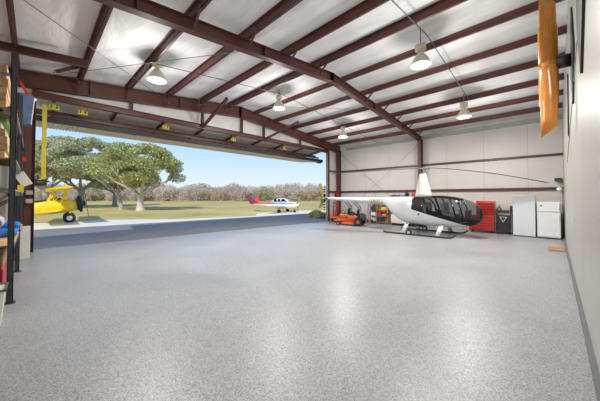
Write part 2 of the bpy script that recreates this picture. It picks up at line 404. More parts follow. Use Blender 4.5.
b=MB(); b.rbox((-.45,7.75,-.62),(.3,.3,.26),.03); b.build('end_cap_box',BLACK,bd)
sp=empty('door_lift_strap',(-12.74,.21,2.35),0,'yellow lift strap hanging beside the left door post down to a dark latch','strap')
b=MB(); b.bb((-.005,-.06,.1),(.005,.06,2.75)); b.build('webbing',YELLOW,sp)
b=MB(); b.cyl((0,-.36,0),(0,.02,0),.11,14); b.bb((-.05,-.02,-.1),(.05,.08,.12)); b.cyl((0,.0,.02),(0,.16,.05),.03,8); b.build('latch_drum',M('dark_olive_metal',(.05,.045,.03),.5,.4),sp)
# ------------------------------------------------------------------ high bay lamps
def lamp_proto():
    r=empty('high_bay_lamp',(0,0,0),0,'x','ceiling lamp','hanging high bay lamps')
    b=MB(); b.lathe([(.055,.3),(.07,.27),(.1,.24),(.15,.17),(.185,.1),(.21,.02),(.215,0),(.2,0),(.195,.03),(.17,.1),(.12,.2),(.05,.27)],n=24,cap=False); b.build('lamp_shade',SHADE,r)
    b=MB(); b.lathe([(0.001,.012),(.1,.008),(.195,.02),(.195,.03),(.001,.03)],n=24,cap=False); b.build('lens',LENS,r)
    b=MB(); b.lathe([(.001,.28),(.05,.28),(.05,.34),(.09,.35),(.12,.37),(.12,.42),(.1,.45),(.06,.47),(.001,.47)],n=18,cap=False); b.build('ballast_housing',BALLAST,r)
    b=MB(); b.bb((-.12,-.02,.34),(-.09,.02,.5)); b.bb((.09,-.02,.34),(.12,.02,.5)); b.bb((-.12,-.02,.49),(.12,.02,.51)); b.build('bracket',BALLAST,r)
    return r
lp=lamp_proto()
lamps=[(-8.9,2.65,5.52,'high bay lamp with pale shade hanging nearest the open door and the rack'),
 (-8.9,7.72,5.87,'high bay lamp hanging under the ridge on the door side'),
 (-8.9,12.72,5.38,'high bay lamp hanging near the far left corner above the mower'),
 (-2.73,7.8,5.68,'largest high bay lamp hanging under the ridge on the right side'),
 (-2.73,12.83,5.27,'high bay lamp hanging over the helicopter nose on the right side')]
for i,(x,y,z,lab) in enumerate(lamps):
    o=lp if i==0 else copy_tree(lp); o.location=(x,y,z); o['label']=lab; o.scale=(1.25,)*3
    zt=deck(y)
    rd=MB().cyl((0,0,.5),(0,0,(zt-z-.01)/1.25),.012,8).build('hanger_rod',GREY,o)
for i,(x,y,z) in enumerate([(l[0],l[1],l[2]) for l in lamps]+[(-2.73,2.7,5.5)]):
    ld=bpy.data.lights.new('lamp_glow','POINT'); ld.energy=140 if i<5 else 60; ld.shadow_soft_size=.16; ld.color=(1,.97,.92)
    lo=bpy.data.objects.new('lamp_glow',ld); COL.objects.link(lo); lo.location=(x,y,z-.38)
    ad=bpy.data.lights.new('lamp_beam','AREA'); ad.shape='DISK'; ad.size=.4; ad.energy=200 if i<5 else 90; ad.color=(1,.97,.92)
    ao=bpy.data.objects.new('lamp_beam',ad); COL.objects.link(ao); ao.location=(x,y,z-.02)
# conduits
def conduit(x,ys,label):
    pts=[(x,y,deck(y)-PUR-.05) for y in ys]
    b=MB().path(pts,.013,8)
    tag(b.build('conduit',DGREY),label,'conduit')
conduit(-8.75,(2.6,4.5,6.5,7.78,9,11,12.8,16.9),'thin conduit linking the lamps on the door side of the ceiling')
conduit(-2.55,(-1.0,2.7,5,7.78,9,11,12.9),'thin conduit linking the two lamps on the right side')
# ------------------------------------------------------------------ propeller on the right wall
pr=empty('wooden_propeller',(XC,7.5,4.62),0,'varnished orange-brown wooden aircraft propeller mounted upright on the right wall','propeller')
def prop_half(sgn):
    secs=[]; 
    tbl=[(0,.165,.1,1.12),(.1,.165,.1,1.14),(.25,.168,.08,1.16),(.5,.168,.065,1.18),(.72,.165,.055,1.2),(.80,.165,.05,1.22),(.86,.145,.045,1.22),(1.15,.14,.035,1.22),(1.40,.135,.028,1.22)]
    rg=[]
    for z,c,t,tw in tbl:
        ring=[]
        for k in range(16):
            a=k*2*PI/16; u=c*math.cos(a); w=t*math.sin(a)*(1 if abs(math.cos(a))<.95 else .6)
            # chord swings from the Y axis toward the X axis with pitch
            x=u*math.sin(tw)*sgn-w*math.cos(tw); y=u*math.cos(tw)+w*math.sin(tw)*sgn
            dz=0
            if z>1.3: dz=-.10*u/c*sgn
            ring.append(V((-.36+x,y,sgn*(z+dz))))
        rg.append(ring)
    return rg
b=MB(); up=prop_half(1); dn=prop_half(-1)
b.rings(dn[::-1],True,True); b.rings(up,True,True)
b.build('blades',PROPW,pr)
b=MB(); b.cyl((-.46,0,0),(-.22,0,0),.12,24); b.build('hub',PROPW,pr)
b=MB(); b.cyl((-.24,0,0),(-.005,0,0),.13,20); b.cyl((-.03,0,0),(-.001,0,0),.16,20); b.build('mounting_spindle',BLACK,pr)
b=MB(); b.prism([(6.8-.05,4.6),(7.35,5.6),(7.95,4.6),(7.35,3.68)],XC-.03,XC,'x')
# plaque sits behind the spindle base
pq=b.build('wall_plaque',BLACK); tag(pq,'black diamond-shaped board on the right wall behind the propeller','board')
b=MB(); b.prism([(4.5,5.9),(5.7,5.9),(5.7,4.3),(5.2,3.55),(4.6,4.3)],XC-.03,XC,'x')
tag(b.build('wall_board',BLACK),'black pointed board high on the right wall nearest the camera','board')
tag(MB().cyl((XC-.02,9.7,3.44),(XC-.02,9.5,5.0),.015,8).build('wall_pipe',BLACK),'thin black pipe upright on the right wall below the propeller','pipe')
tag(MB().cyl((XC-.012,14,3.3),(XC-.012,1.2,3.0),.004,6).build('wall_wire',GREY),'thin grey wire drawn along the right wall','wire') if False else None
tag(MB().cyl((XC-.012,11.4,2.9),(XC-.012,6.0,4.35),.006,6).build('wall_wire',GREY),'thin grey wire slanting down the right wall','wire')
b=MB(); b.rbox((XC-.01,8.3,1.36),(.016,.09,.13),.006); 
sw=empty('light_switch',(0,0,0),0,'small white light switch on the right wall','light switch'); b.build('cover_plate',WHITE,sw); MB().rbox((XC-.022,8.3,1.36),(.01,.03,.06),.003).build('rocker',OFFW,sw)
cam_=empty('corner_floodlight',(.16,16.8,2.2),0,'small white floodlight at the far right corner above the fridge','floodlight')
b=MB(); b.lathe([(.001,-.1),(.09,-.1),(.1,-.05),(.06,.04),(.001,.06)],(0,0,0),14,'y',False); b.build('lamp_head',WHITE,cam_)
b=MB(); b.path([(0,.04,0),(.08,.12,0),(.14,.12,0)],.025,8); b.build('bracket',OFFW,cam_)
tag(MB().cyl((.26,16.6,.1),(.26,16.6,2.12),.018,8).build('corner_pipe',GREY),'grey pipe running down the far right corner','pipe')
b=MB(); b.rbox((.13,16.85,2.64),(.26,.3,.16),.03)
spk=empty('wall_speaker',(0,0,0),0,'small black speaker box on the far wall above the fridge','speaker'); b.build('case',BLACK,spk); MB().bb((.03,16.695,2.58),(.23,16.7,2.7)).build('grille',DGREY,spk)
mt=MB(); mt.rbox((.02,12.9,.02),(.42,.85,.035),.01); tag(mt.build('floor_board',PLANKB),'brown wooden board lying on the floor by the right wall corner','board')
# ------------------------------------------------------------------ fridge, white cabinet, tool chest, cart
fr=empty('refrigerator',(-.2,16.2,0),0,'white two-door fridge with top freezer in the right corner','fridge')
b=MB(); b.rbox((0,.05,.84),(.74,.6,1.6),.02); b.build('body',WHITE,fr)
for z0,z1,nm in((1.19,1.64,'freezer_door'),(.08,1.17,'fridge_door')):
    b=MB(); b.rbox((0,-.29,(z0+z1)/2),(.75,.07,z1-z0),.02); d=b.build(nm,WHITE,fr)
    MB().rbox((.33,-.345,(z0+.22 if z0>1 else z1-.28)),(.03,.035,.3),.01).build('handle',OFFW,d)
MB().bb((-.35,-.24,.0),(.35,.3,.06)).build('kick_plate',BLACK,fr)
b=MB(); b.rbox((-.24,-.33,1.46),(.05,.012,.07),.004); b.build('badge',BLACK,fr)
cb_=empty('tall_cabinet',(-1.04,16.25,0),0,'tall glossy white cabinet standing left of the fridge','cabinet')
MB().rbox((0,.05,.98),(.8,.6,1.9),.01).build('body',WHITE,cb_)
GW=M('glossy_white_door',(.68,.71,.76),.06,0,.01,coat=1)
MB().rbox((0,-.27,.98),(.79,.03,1.86),.006).build('door',GW,cb_)
MB().bb((-.38,-.2,0),(.38,.3,.05)).build('plinth',BLACK,cb_)
tc_=empty('tool_chest',(-2.62,16.45,0),0,'red rolling tool chest with drawers beside the helicopter nose','tool chest')
MB().rbox((-.12,0,.5),(1.1,.5,.78),.015).build('lower_cabinet',RED,tc_)
MB().rbox((.05,.02,1.27),(.78,.46,.74),.015).build('top_chest',RED,tc_)
RED2=M('red_drawer_front',(.42,.028,.02),.25,0,.05)
for i in range(5):
    z=.22+i*.145; d=MB().rbox((-.12,-.262,z),(1.0,.03,.13),.008).build('drawer',RED2,tc_); MB().bb((-.55,-.29,z+.035),(.31,-.276,z+.05)).build('handle',CHROME if i==9 else RED,d)
for i in range(5):
    z=.97+i*.13; d=MB().rbox((.05,-.222,z),(.7,.03,.115),.008).build('drawer',RED2,tc_); MB().bb((-.25,-.25,z+.03),(.35,-.236,z+.045)).build('handle',RED,d)
for sx in(-.55,.31):
    for sy in(-.18,.18):
        MB().cyl((sx-.02,sy,.055),(sx+.02,sy,.055),.05,12).build('caster',RUBBER,tc_)
ct=empty('tool_cart',(-1.83,16.4,0),0,'black rolling cart with a dark cabinet between red chest and white cabinet','cart')
MB().rbox((0,0,1.07),(.66,.5,.05),.01).build('tray',DGREY,ct)
MB().rbox((0,.02,.55),(.52,.42,.8),.02).build('cabinet',M('black_cart_metal',(.03,.03,.035),.35,.2),ct)
b=MB(); b.beam((-.12,-.2,.85),(0,-.2,.6),.02,.03); b.beam((.12,-.2,.85),(0,-.2,.6),.02,.03); b.bb((-.16,-.205,.84),(.16,-.19,.87)); b.build('front_emblem',LGREY,ct)
for sx in(-.31,.31):
    for sy in(-.22,.22): MB().bb((sx-.015,sy-.015,.08),(sx+.015,sy+.015,1.06)).build('post',GREY,ct)
for sx in(-.25,.25):
    for sy in(-.2,.2): MB().cyl((sx-.015,sy,.04),(sx+.015,sy,.04),.04,10).build('caster',RUBBER,ct)
b=MB(); b.lathe([(.001,0),(.09,0),(.1,.08),(.08,.2),(.03,.27),(.03,.33),(.001,.35)],(-2.0,16.4,1.095),14,cap=False); tag(b.build('spray_bottle',GREY),'grey bottle with narrow neck on the tool cart tray','bottle')
b=MB(); b.rbox((-1.75,16.38,1.14),(.26,.3,.09),.02); tag(b.build('tool_case',DGREY),'low dark case on the tool cart tray','case')
bb_=MB(); bb_.rbox((-1.52,16.86,.7),(.2,.2,1.4),.02); tag(bb_.build('gun_safe',BLACK),'narrow black upright case against the wall behind the cart','case')
# ------------------------------------------------------------------ helicopter (local: x forward, y to its left, z up; origin under the rotor mast)
he=empty('helicopter',(-4.78,13.85,0),0,'white and black four-seat helicopter with two-blade rotor parked on skids','helicopter')
TB=[(-2.3,.14,1.45,1.80),(-1.95,.22,1.36,1.84),(-1.7,.32,1.05,1.86),(-1.3,.45,.72,1.87),(-1.0,.55,.55,1.87),(-.6,.63,.47,1.86),(0,.66,.43,1.88),(.5,.66,.42,1.92),(.9,.65,.42,1.92),(1.4,.62,.43,1.86),(1.8,.56,.47,1.76),(2.1,.47,.54,1.64),(2.3,.36,.63,1.52),(2.42,.25,.74,1.41),(2.49,.12,.88,1.27),(2.515,.03,1.0,1.15)]
def sec(x):
    if x<=TB[0][0]: return TB[0][1:]
    for a,b_ in zip(TB,TB[1:]):
        if x<=b_[0]:
            t=(x-a[0])/(b_[0]-a[0]); return tuple(a[i]+(b_[i]-a[i])*t for i in(1,2,3))
    return TB[-1][1:]
PW=2/2.5
def S(x,th,off=0):
    w,z0,z1=sec(x); zc=(z0+z1)/2; h=(z1-z0)/2; w+=off; h+=off
    c,s=math.cos(th),math.sin(th)
    return V((x+(off if x>2.4 else 0),-w*math.copysign(abs(c)**PW,c),zc+h*math.copysign(abs(s)**PW,s)))   # th=0 -> right side (-y), towards the camera
def th_of(x,z):
    w,z0,z1=sec(x); zc=(z0+z1)/2; h=(z1-z0)/2; s=max(-1,min(1,(z-zc)/h))
    return math.asin(math.copysign(abs(s)**(1/PW),s))
def zb(x): return max(1.13-.285*x,0)         # black / white colour split
BR=-.36
def xs(a,b,n): return [a+(b-a)*i/n for i in range(n+1)]
def patch(mb,x0,x1,lo,hi,off,nx=14,nt=8,mirror=True,rk=0):
    for sg in ((1,-1) if mirror else (1,)):
        rows=[]
        for x in xs(x0,x1,nx):
            r=[]
            for i in range(nt+1):
                xx=x+rk*(.5-i/nt); a,c=lo(xx),hi(xx)
                p=S(xx,a+(c-a)*i/nt,off)
                if sg<0: p=V((p.x,-p.y,p.z))
                r.append(p)
            rows.append(r)
        mb.rings(rows,False,True,closed=False)
lowT=lambda x: th_of(x,zb(x))
b=MB()
# rear body, full ring
rings=[[S(x,2*PI*k/40) for k in range(40)] for x in xs(-2.3,BR,26)]
b.rings(rings,False,True)
b.add([S(-2.3,2*PI*k/40) for k in range(40)],[tuple(range(40))])
# lower hull under the black
rows=[]
for x in xs(BR,2.515,50):
    a=lowT(x); rows.append([S(x,a-(PI+2*a)*i/28) for i in range(29)])
b.rings(rows,False,True,closed=False)
b.build('hull',HWHITE,he)
# black canopy shell: sill strip, pillars, roof
b=MB()
zw=lambda x: zb(x)+.06+max(0,x-.3)*.13
def zt(x): w,z0,z1=sec(x); return z1-.13 if x<1.7 else z1-.02
loW=lambda x: th_of(x,zw(x)); hiW=lambda x: th_of(x,min(zt(x),sec(x)[2]-.005))
patch(b,BR,2.515,lowT,loW,.006,60,3)
patch(b,BR,1.75,hiW,lambda x:PI/2,.006,40,6)
for x0,x1 in((BR,-.26),(.22,.34),(.80,.9),(1.42,1.5)): patch(b,x0,x1,loW,hiW,.006,3,10,True,.0 if x0<0 else .3)
# raked windscreen pillar and front bow
patch(b,1.70,1.76,loW,hiW,.008,2,10,True,.3)
patch(b,2.43,2.515,loW,lambda x:PI/2,.004,6,8)
# filler behind the rear quarter window (lower half is solid)
patch(b,.34,1.42,loW,lambda x:th_of(x,zb(x)+.22),.006,20,3)
b.build('canopy_frame',HBLACK,he)
def win(x0,x1,lo,hi,label):
    RK_=.3 if x0>0 else 0
    o=MB(); patch(o,x0,x1,lo,hi,0,12,10,False,RK_); w1=o.build('window',HGLASS,he); 
    o=MB(); patch(o,x0,x1,lo,hi,0,12,10,False,RK_); o.v=[V((p.x,-p.y,p.z)) for p in o.v]; o.build('window',HGLASS,he)
win(-.26,.22,loW,hiW,'')
win(.34,.80,lambda x:th_of(x,zb(x)+.22),hiW,'')
win(.90,1.42,lambda x:th_of(x,zb(x)+.22),hiW,'')
win(1.50,1.70,loW,hiW,'')
patchw=MB(); patch(patchw,1.76,2.43,loW,lambda x:PI/2,0,18,12); patchw.build('windscreen',HGLASS,he)
patchr=MB(); patch(patchr,1.5,1.68,hiW,lambda x:PI/2,.003,4,4); patchr.build('roof_edge',HBLACK,he)
# cabin inside: floor, bulkhead, seats, instrument pod
b=MB(); b.bb((-.3,-.5,.7),(2.0,.5,.74)); b.bb((-.34,-.55,.7),(-.3,.55,1.78)); b.build('cabin_floor',DGREY,he)
LEA=M('grey_leather_seat',(.2,.2,.21),.5,0,.1)
for x in(.25,1.05):
    for y in(-.28,.28):
        b=MB(); b.rbox((x+.2,y,.95),(.46,.44,.16),.04); b.rbox((x-.04,y,1.28),(.12,.42,.62),.04,Matrix.Rotation(-.15,3,'Y')); b.build('seat',LEA,he)
b=MB(); b.rbox((1.95,0,1.0),(.22,.34,.5),.04); b.beam((1.6,0,.75),(1.6,0,1.25),.03,.03); b.beam((1.6,-.3,1.25),(1.6,.3,1.25),.03,.03); b.build('instrument_pod',BLACK,he)
# tail boom
b=MB(); b.path([(-2.1,0,1.62),(-3.5,0,1.66),(-5,0,1.71),(-6.35,0,1.75),(-6.6,0,1.76)],[.2,.165,.12,.085,.07],24); b.build('tail_boom',HWHITE,he)
# fins
def foil(mb,pts,t):
    mb.prism(pts,-t/2,t/2,'y')
b=MB(); foil(b,[(-6.35,1.82),(-6.68,1.82),(-6.98,2.75),(-6.72,2.78)],.05); foil(b,[(-6.35,1.7),(-6.68,1.7),(-6.93,1.12),(-6.78,1.08),(-6.6,1.2)],.05)
b.build('vertical_fin',OLIVE,he)
b=MB(); b.bb((-6.72,-.02,1.74),(-6.4,.75,1.78)); b.bb((-6.72,-.75,1.74),(-6.4,.02,1.78)); b.build('horizontal_stabilizer',OLIVE,he)
b=MB(); b.cyl((-6.15,-.05,1.75),(-6.15,-.34,1.75),.06,14); b.cyl((-6.15,-.34,1.75),(-6.15,-.38,1.75),.03,10); b.build('tail_rotor_hub',GREY,he)
for s in(1,-1):
    tr=MB(); 
    b=MB(); b.bb((-6.22,-.38,1.75+s*.06),(-6.08,-.36,1.75+s*.76)); bl=b.build('tail_rotor_blade',HBLACK,he)
    for k in range(3):
        z=1.75+s*(.34+k*.17); MB().bb((-6.222,-.382,z-.035),(-6.078,-.358,z+.035)).build('white_band',HWHITE,bl)
# mast fairing, mast, hub, blades
b=MB(); rg=[]
for z,xa,xb,w in((1.78,-.44,.46,.18),(2.0,-.38,.40,.17),(2.5,-.28,.28,.14),(2.98,-.2,.16,.11),(3.04,-.18,.13,.1)):
    cx=(xa+xb)/2; rg.append([V((cx+(xb-xa)/2*math.cos(k*2*PI/20),w*math.sin(k*2*PI/20),z)) for k in range(20)])
b.rings(rg,True,True); b.build('mast_fairing',M('cream_white_fairing',(.74,.73,.66),.3,0,.03),he)
b=MB(); b.cyl((0,0,3.0),(0,0,3.34),.035,12); b.lathe([(.001,3.05),(.13,3.05),(.13,3.09),(.001,3.09)],n=18,cap=False); b.cyl((.1,0,3.05),(.11,.03,3.27),.012,6); b.cyl((-.1,0,3.05),(-.11,-.03,3.27),.012,6); b.build('rotor_mast',GREY,he)
b=MB(); b.rbox((0,0,3.3),(.52,.12,.09),.02,rotz(.3)); b.cyl((-.25,-.16,3.3),(.25,.16,3.3),.05,10); b.build('rotor_hub',GREY,he)
BL=M('dark_grey_blade',(.06,.06,.065),.35,.2)
def blade(ang,z0,z1,rad,sag):
    d=V((math.cos(ang),math.sin(ang),0)); sd=V((-d.y,d.x,0)); rg=[]
    for i in range(13):
        t=i/12; r=.3+(rad-.3)*t; c=.06 if i==0 else .127; z=z0+(z1-z0)*(t*(1-sag)+sag*t*t)
        p=d*r+V((0,0,z)); rg.append([p+sd*c*u+V((0,0,v)) for u,v in((-1,0),(-.5,.013),(.4,.016),(1,.005),(1,-.005),(.4,-.012),(-.5,-.01))])
    return rg,d,sd
for ang,z1,rad,sag in((.345,2.47,4.83,.55),(.345+PI,3.2,4.83,.9)):
    rg,d,sd=blade(ang,3.31,z1,rad,sag)
    bl=MB().rings(rg,True,False).build('rotor_blade',BL,he)
    p=rg[-1][3]; tip=MB(); r2=[[q+d*0 for q in rg[-1]],[q+d*.12-V((0,0,.01)) for q in rg[-1]]]; tip.rings(r2,True,False); tip.build('blade_tip',M('yellow_tip',(.6,.48,.08),.4),bl)
# skids
for s,nm in((-1,'near'),(1,'far')):
    y=s*1.09
    b=MB(); b.path([(-1.62,y,.07),(-1.5,y,.045),(1.3,y,.045),(1.5,y,.06),(1.62,y,.12),(1.7,y,.2)],.04,10); b.build('skid',BLACK,he)
    for x in(-.65,.95):
        b=MB(); rg=[]
        for t in(0,1):
            c=V((x+.04*t,y+(-s*.55)*t,.07+.45*t)); rg.append([c+V((.1*math.cos(k*PI/6),.025*math.sin(k*PI/6),0)) for k in range(12)])
        b.rings(rg,True,True); b.build('skid_strut',HWHITE,he)
    b=MB(); b.cyl((-.31,y-.04,.13),(-.31,y+.04,.13),.13,18); w=b.build('ground_wheel',RUBBER,he); MB().cyl((-.31,y-.05,.13),(-.31,y+.05,.13),.07,14).build('wheel_rim',LGREY,w)
b=MB(); b.path([(-.6,-.62,.5),(-.6,0,.42),(-.6,.62,.5)],.03,8); b.path([(.95,-.62,.48),(.95,0,.42),(.95,.62,.48)],.03,8); b.rbox((-.2,0,.42),(.6,.5,.1),.03); b.build('underbody_gear',BLACK,he)
b=MB(); b.sphere((-.0,-.665,1.0),(.05,.01,.05),12,8); b.build('fuel_cap',BLACK,he)
b=MB(); b.path([(-1.5,0,1.8),(-1.55,0,2.3)],.008,5); b.path([(-2.6,0,1.8),(-2.75,0,2.15)],.008,5); b.path([(1.8,-.2,.52),(1.78,-.2,.36)],.01,5); b.build('antenna',BLACK,he)
# exhaust, engine vents
b=MB(); b.cyl((-1.55,.12,1.0),(-1.95,.12,.88),.04,10); b.build('exhaust',DGREY,he)
# registration on the tail boom
cu=bpy.data.curves.new('reg','FONT'); cu.body='N7080G'; cu.size=.33; cu.extrude=.004; cu.space_character=1.12
to=bpy.data.objects.new('tmp',cu); COL.objects.link(to)
bpy.context.view_layer.update(); dg=bpy.context.evaluated_depsgraph_get()
me=bpy.data.meshes.new_from_object(to.evaluated_get(dg)); bpy.data.objects.remove(to)
me.materials.clear(); me.materials.append(M('gold_lettering',(.24,.2,.06),.4))
xm=min(v.co.x for v in me.vertices); xM=max(v.co.x for v in me.vertices)
for v in me.vertices:
    u=(v.co.x-xm)/(xM-xm); x=-3.42+u*1.3; zz=(v.co.y-.115)*1.15
    zc=1.66-.033*(x+3.5)+0; r=.165+(x+3.5)*.025
    if x>-2.32: r=max(r,sec(x)[0]+.006)
    a=max(-1.2,min(1.2,zz/r)); out=.004+v.co.z
    v.co=V((x,-(r+out)*math.cos(a),zc+(r+out)*math.sin(a)))
ro=bpy.data.objects.new('registration_lettering',me); COL.objects.link(ro); ro.parent=he; ro['label']='gold registration letters on the tail boom'
# ------------------------------------------------------------------ mowers
def mower(loc,rz,label):
    r=empty('riding_mower',loc,rz,label,'mower'); r.scale=(.88,.88,.92)
    b=MB(); b.prism([(.75,-.45),(.95,-.2),(.95,.2),(.75,.45),(-.1,.5),(-.25,.2),(-.25,-.2),(-.1,-.5)],.12,.24); b.rbox((.35,0,.27),(.7,.5,.06),.02); b.build('cutting_deck',ORANGE,r)
    b=MB(); b.rbox((.45,.28,.38),(1.35,.08,.1),.02); b.rbox((.45,-.28,.38),(1.35,.08,.1),.02); b.rbox((1.1,0,.4),(.1,.9,.08),.02); b.rbox((.85,0,.46),(.5,.5,.03),.01); b.build('frame',ORANGE,r)
    b=MB(); b.rbox((.05,.36,.58),(.75,.16,.26),.06); b.rbox((.05,-.36,.58),(.75,.16,.26),.06); b.build('fender',ORANGE,r)
    b=MB(); b.rbox((.0,0,.66),(.5,.5,.14),.05); b.rbox((-.27,0,.9),(.12,.48,.5),.05,Matrix.Rotation(-.2,3,'Y')); b.build('seat',BLACK,r)
    b=MB(); b.rbox((-.55,0,.58),(.5,.5,.38),.05); b.cyl((-.55,0,.77),(-.55,0,.86),.2,16); b.build('engine',DGREY,r)
    for y in(-.47,.47):
        b=MB(); b.cyl((-.4,y-.11,.29),(-.4,y+.11,.29),.29,20); w=b.build('rear_wheel',RUBBER,r); MB().cyl((-.4,y-.12,.29),(-.4,y+.12,.29),.13,14).build('rim',ORANGE2,w)
        b=MB(); b.cyl((1.15,y*.85-.045,.14),(1.15,y*.85+.045,.14),.14,16); w=b.build('caster_wheel',RUBBER,r); MB().cyl((1.15,y*.85-.05,.14),(1.15,y*.85+.05,.14),.06,12).build('rim',LGREY,w)
        b=MB(); b.beam((1.15,y*.85-.06,.14),(1.15,y*.85-.06,.34),.02,.04); b.beam((1.15,y*.85+.06,.14),(1.15,y*.85+.06,.34),.02,.04); b.build('caster_fork',DGREY,r)
        b=MB(); b.path([(.15,y*.7,.7),(.3,y*.7,.95),(.32,y*.3,1.0)],.016,8); b.build('control_lever',BLACK,r)
    b=MB(); b.path([(-.45,-.36,.6),(-.35,-.36,1.3),(-.0,-.36,1.62)],.028,8); b.path([(-.45,.36,.6),(-.35,.36,1.3),(-.0,.36,1.62)],.028,8); b.path([(-.35,-.36,1.3),(-.35,.36,1.3)],.028,8); b.build('roll_bar',BLACK,r)
    return r
mower((-9.3,14.55,0),math.radians(197),'orange riding mower with black roll bar in the far left corner')
mower((-10.65,15.55,0),math.radians(197),'second orange riding mower, farther left beside the door jamb')
# hand truck and hoist in the corner
ht=empty('hand_truck',(-12.08,16.2,0),0,'red upright hand truck between the corner column and the mowers','hand truck')
b=MB(); b.path([(-.2,0,.15),(-.2,.1,1.5),(0,.14,1.65),(.2,.1,1.5),(.2,0,.15)],.03,8)
for z in(.4,.75,1.1,1.4): b.cyl((-.2,.04,z),(.2,.04,z),.022,8)
b.build('frame',RED,ht); MB().bb((-.22,-.26,.03),(.22,0,.05)).build('toe_plate',RED,ht)
for s in(-.26,.26): MB().cyl((s-.03,.08,.13),(s+.03,.08,.13),.13,14).build('wheel',RUBBER,ht)
b=MB(); b.lathe([(.001,0),(.1,0),(.12,.05),(.12,.5),(.06,.6),(.03,.66),(.001,.68)],(-12.03,16.02,.055),16,cap=False); tag(b.build('gas_cylinder',RED),'small red cylinder standing on the hand truck','cylinder')
b=MB(); b.rbox((-12.15,16.5,2.0),(.26,.18,.3),.04); rr=empty('hose_reel',(0,0,0),0,'red reel on the wall above the hand truck','reel'); b.build('housing',RED,rr); MB().cyl((-12.15,16.36,2.0),(-12.15,16.41,2.0),.1,16).build('drum',BLACK,rr)
# ------------------------------------------------------------------ tools and shelves on the far wall (behind the tail boom)
TX=-9.68
for i,(dx,h,m,lab) in enumerate(((0,1.35,ORANGE2,'orange-handled long tool leaning nearest the mowers'),(.16,1.25,RED,'red-handled long tool leaning beside the mowers'),(.34,1.3,LGREY,'grey long-handled tool leaning left of the grey rack'),(.5,1.2,GREY,'dark grey long-handled tool touching the grey rack'))):
    t=empty('long_tool',(TX+dx,16.85,0),0,lab,'garden tool')
    MB().cyl((0,-.25,.04),(0,.2,h),.018,8).build('handle',m,t); MB().rbox((0,-.27,.13),(.15,.03,.24),.01).build('blade',DGREY if i%2 else ORANGE2,t)
gr=empty('tool_rack',(-9.3,16.75,0),0,'grey wire rack holding tools beside the wooden shelf','rack')
b=MB()
for x in(-.0,.42):
    for y in(-.15,.15): b.bb((x-.015,y-.015,0),(x+.015,y+.015,1.4))
b.build('post',GREY,gr)
for z in(.12,.5,.9,1.3): MB().bb((-.02,-.17,z),(.44,.17,z+.02)).build('shelf',GREY,gr)
for z,c,lab in((.14,LGREY,'grey tub on the bottom of the wire rack'),(.52,WHITE,'white box on the middle shelf of the wire rack'),(.92,DGREY,'dark box on the upper shelf of the wire rack'),(1.32,GREY,'grey case on top of the wire rack')):
    b=MB(); b.rbox((-9.09,16.75,z+.13),(.36,.28,.24),.03); tag(b.build('storage_box',c),lab,'box')
ws=empty('wooden_shelf',(-8.5,16.75,0),0,'orange-brown wooden shelf unit behind the tail boom','shelf')
OW=wood_mat('orange_wood',(.42,.16,.05),(.6,.27,.1),(8,8,1),.5)
for x in(-.3,.5): MB().bb((x-.02,-.2,0),(x+.02,.2,1.45)).build('side_board',OW,ws)
for z in(.08,.5,.92,1.38): MB().bb((-.28,-.2,z),(.48,.2,z+.025)).build('shelf_board',OW,ws)
def bx(x,y,z,d,m,name,lab,cat):
    b=MB(); b.rbox((x,y,z+d[2]/2),d,.03); return tag(b.build(name,m),lab,cat)
bk=empty('bucket',(-8.62,16.72,.108),0,'blue bucket on the bottom of the wooden shelf','bucket')
b=MB(); b.lathe([(.001,0),(.15,0),(.18,.32),(.19,.32),(.19,.34),(.17,.34),(.145,.01),(.001,.01)],n=20,cap=False); b.build('shell',BLUE,bk)
MB().path([(-.185,0,.3),(-.12,-.12,.2),(0,-.17,.17),(.12,-.12,.2),(.185,0,.3)],.006,5).build('handle',CHROME,bk)
bx(-8.63,16.74,.108,(.16,.26,.3),BLACK,'storage_box','small black box beside the blue bucket','box')
bx(-8.28,16.72,.948,(.4,.3,.2),M('yellow_plastic',(.75,.5,.05),.4),'storage_box','yellow box on the wooden shelf','box')
bx(-8.60,16.72,.528,(.2,.3,.26),RED,'storage_box','red box in the middle of the wooden shelf','box')
bx(-8.28,16.72,.528,(.3,.3,.16),CARD,'storage_box','brown box in the middle of the wooden shelf','box')
bx(-8.62,16.72,1.408,(.2,.26,.16),M('olive_can',(.3,.28,.06),.5),'storage_can','olive green can on top of the wooden shelf','can')
# white work counter behind the helicopter
wc_=empty('work_counter',(-6.75,16.7,0),0,'long white work counter behind the helicopter body','counter')
MB().rbox((0,0,.97),(1.9,.62,1.66),.01).build('body',OFFW,wc_); MB().bb((-.93,-.26,0),(.93,.28,.14)).build('kick_plate',BLACK,wc_)
MB().rbox((0,0,1.83),(1.96,.66,.05),.01).build('top',LGREY,wc_)
for x in(-.63,0,.63): d=MB().rbox((x,-.315,.9),(.58,.02,1.5),.006).build('door',OFFW,wc_); MB().bb((x+.2,-.345,.9),(x+.22,-.326,1.05)).build('handle',GREY,d)
bx(-7.5,16.65,1.86,(.5,.3,.12),DGREY,'tool_case','low dark case at the left end of the white counter','case')
bx(-6.95,16.62,1.86,(.35,.28,.1),NAVY,'tool_case','blue-grey flat case on the middle of the counter','case')
b=MB(); b.sphere((-6.72,16.6,2.0),.14,16,10); b.bb((-6.8,16.5,1.856),(-6.64,16.7,1.89)); tag(b.build('flight_helmet',BLACK),'round black helmet on the white counter','helmet')
b=MB(); b.rbox((-6.2,16.62,1.99),(.42,.3,.26),.06); b.cyl((-6.2,16.48,2.12),(-6.2,16.76,2.12),.06,12); tag(b.build('air_compressor',RED),'red compressor on the counter beside the mast fairing','compressor')
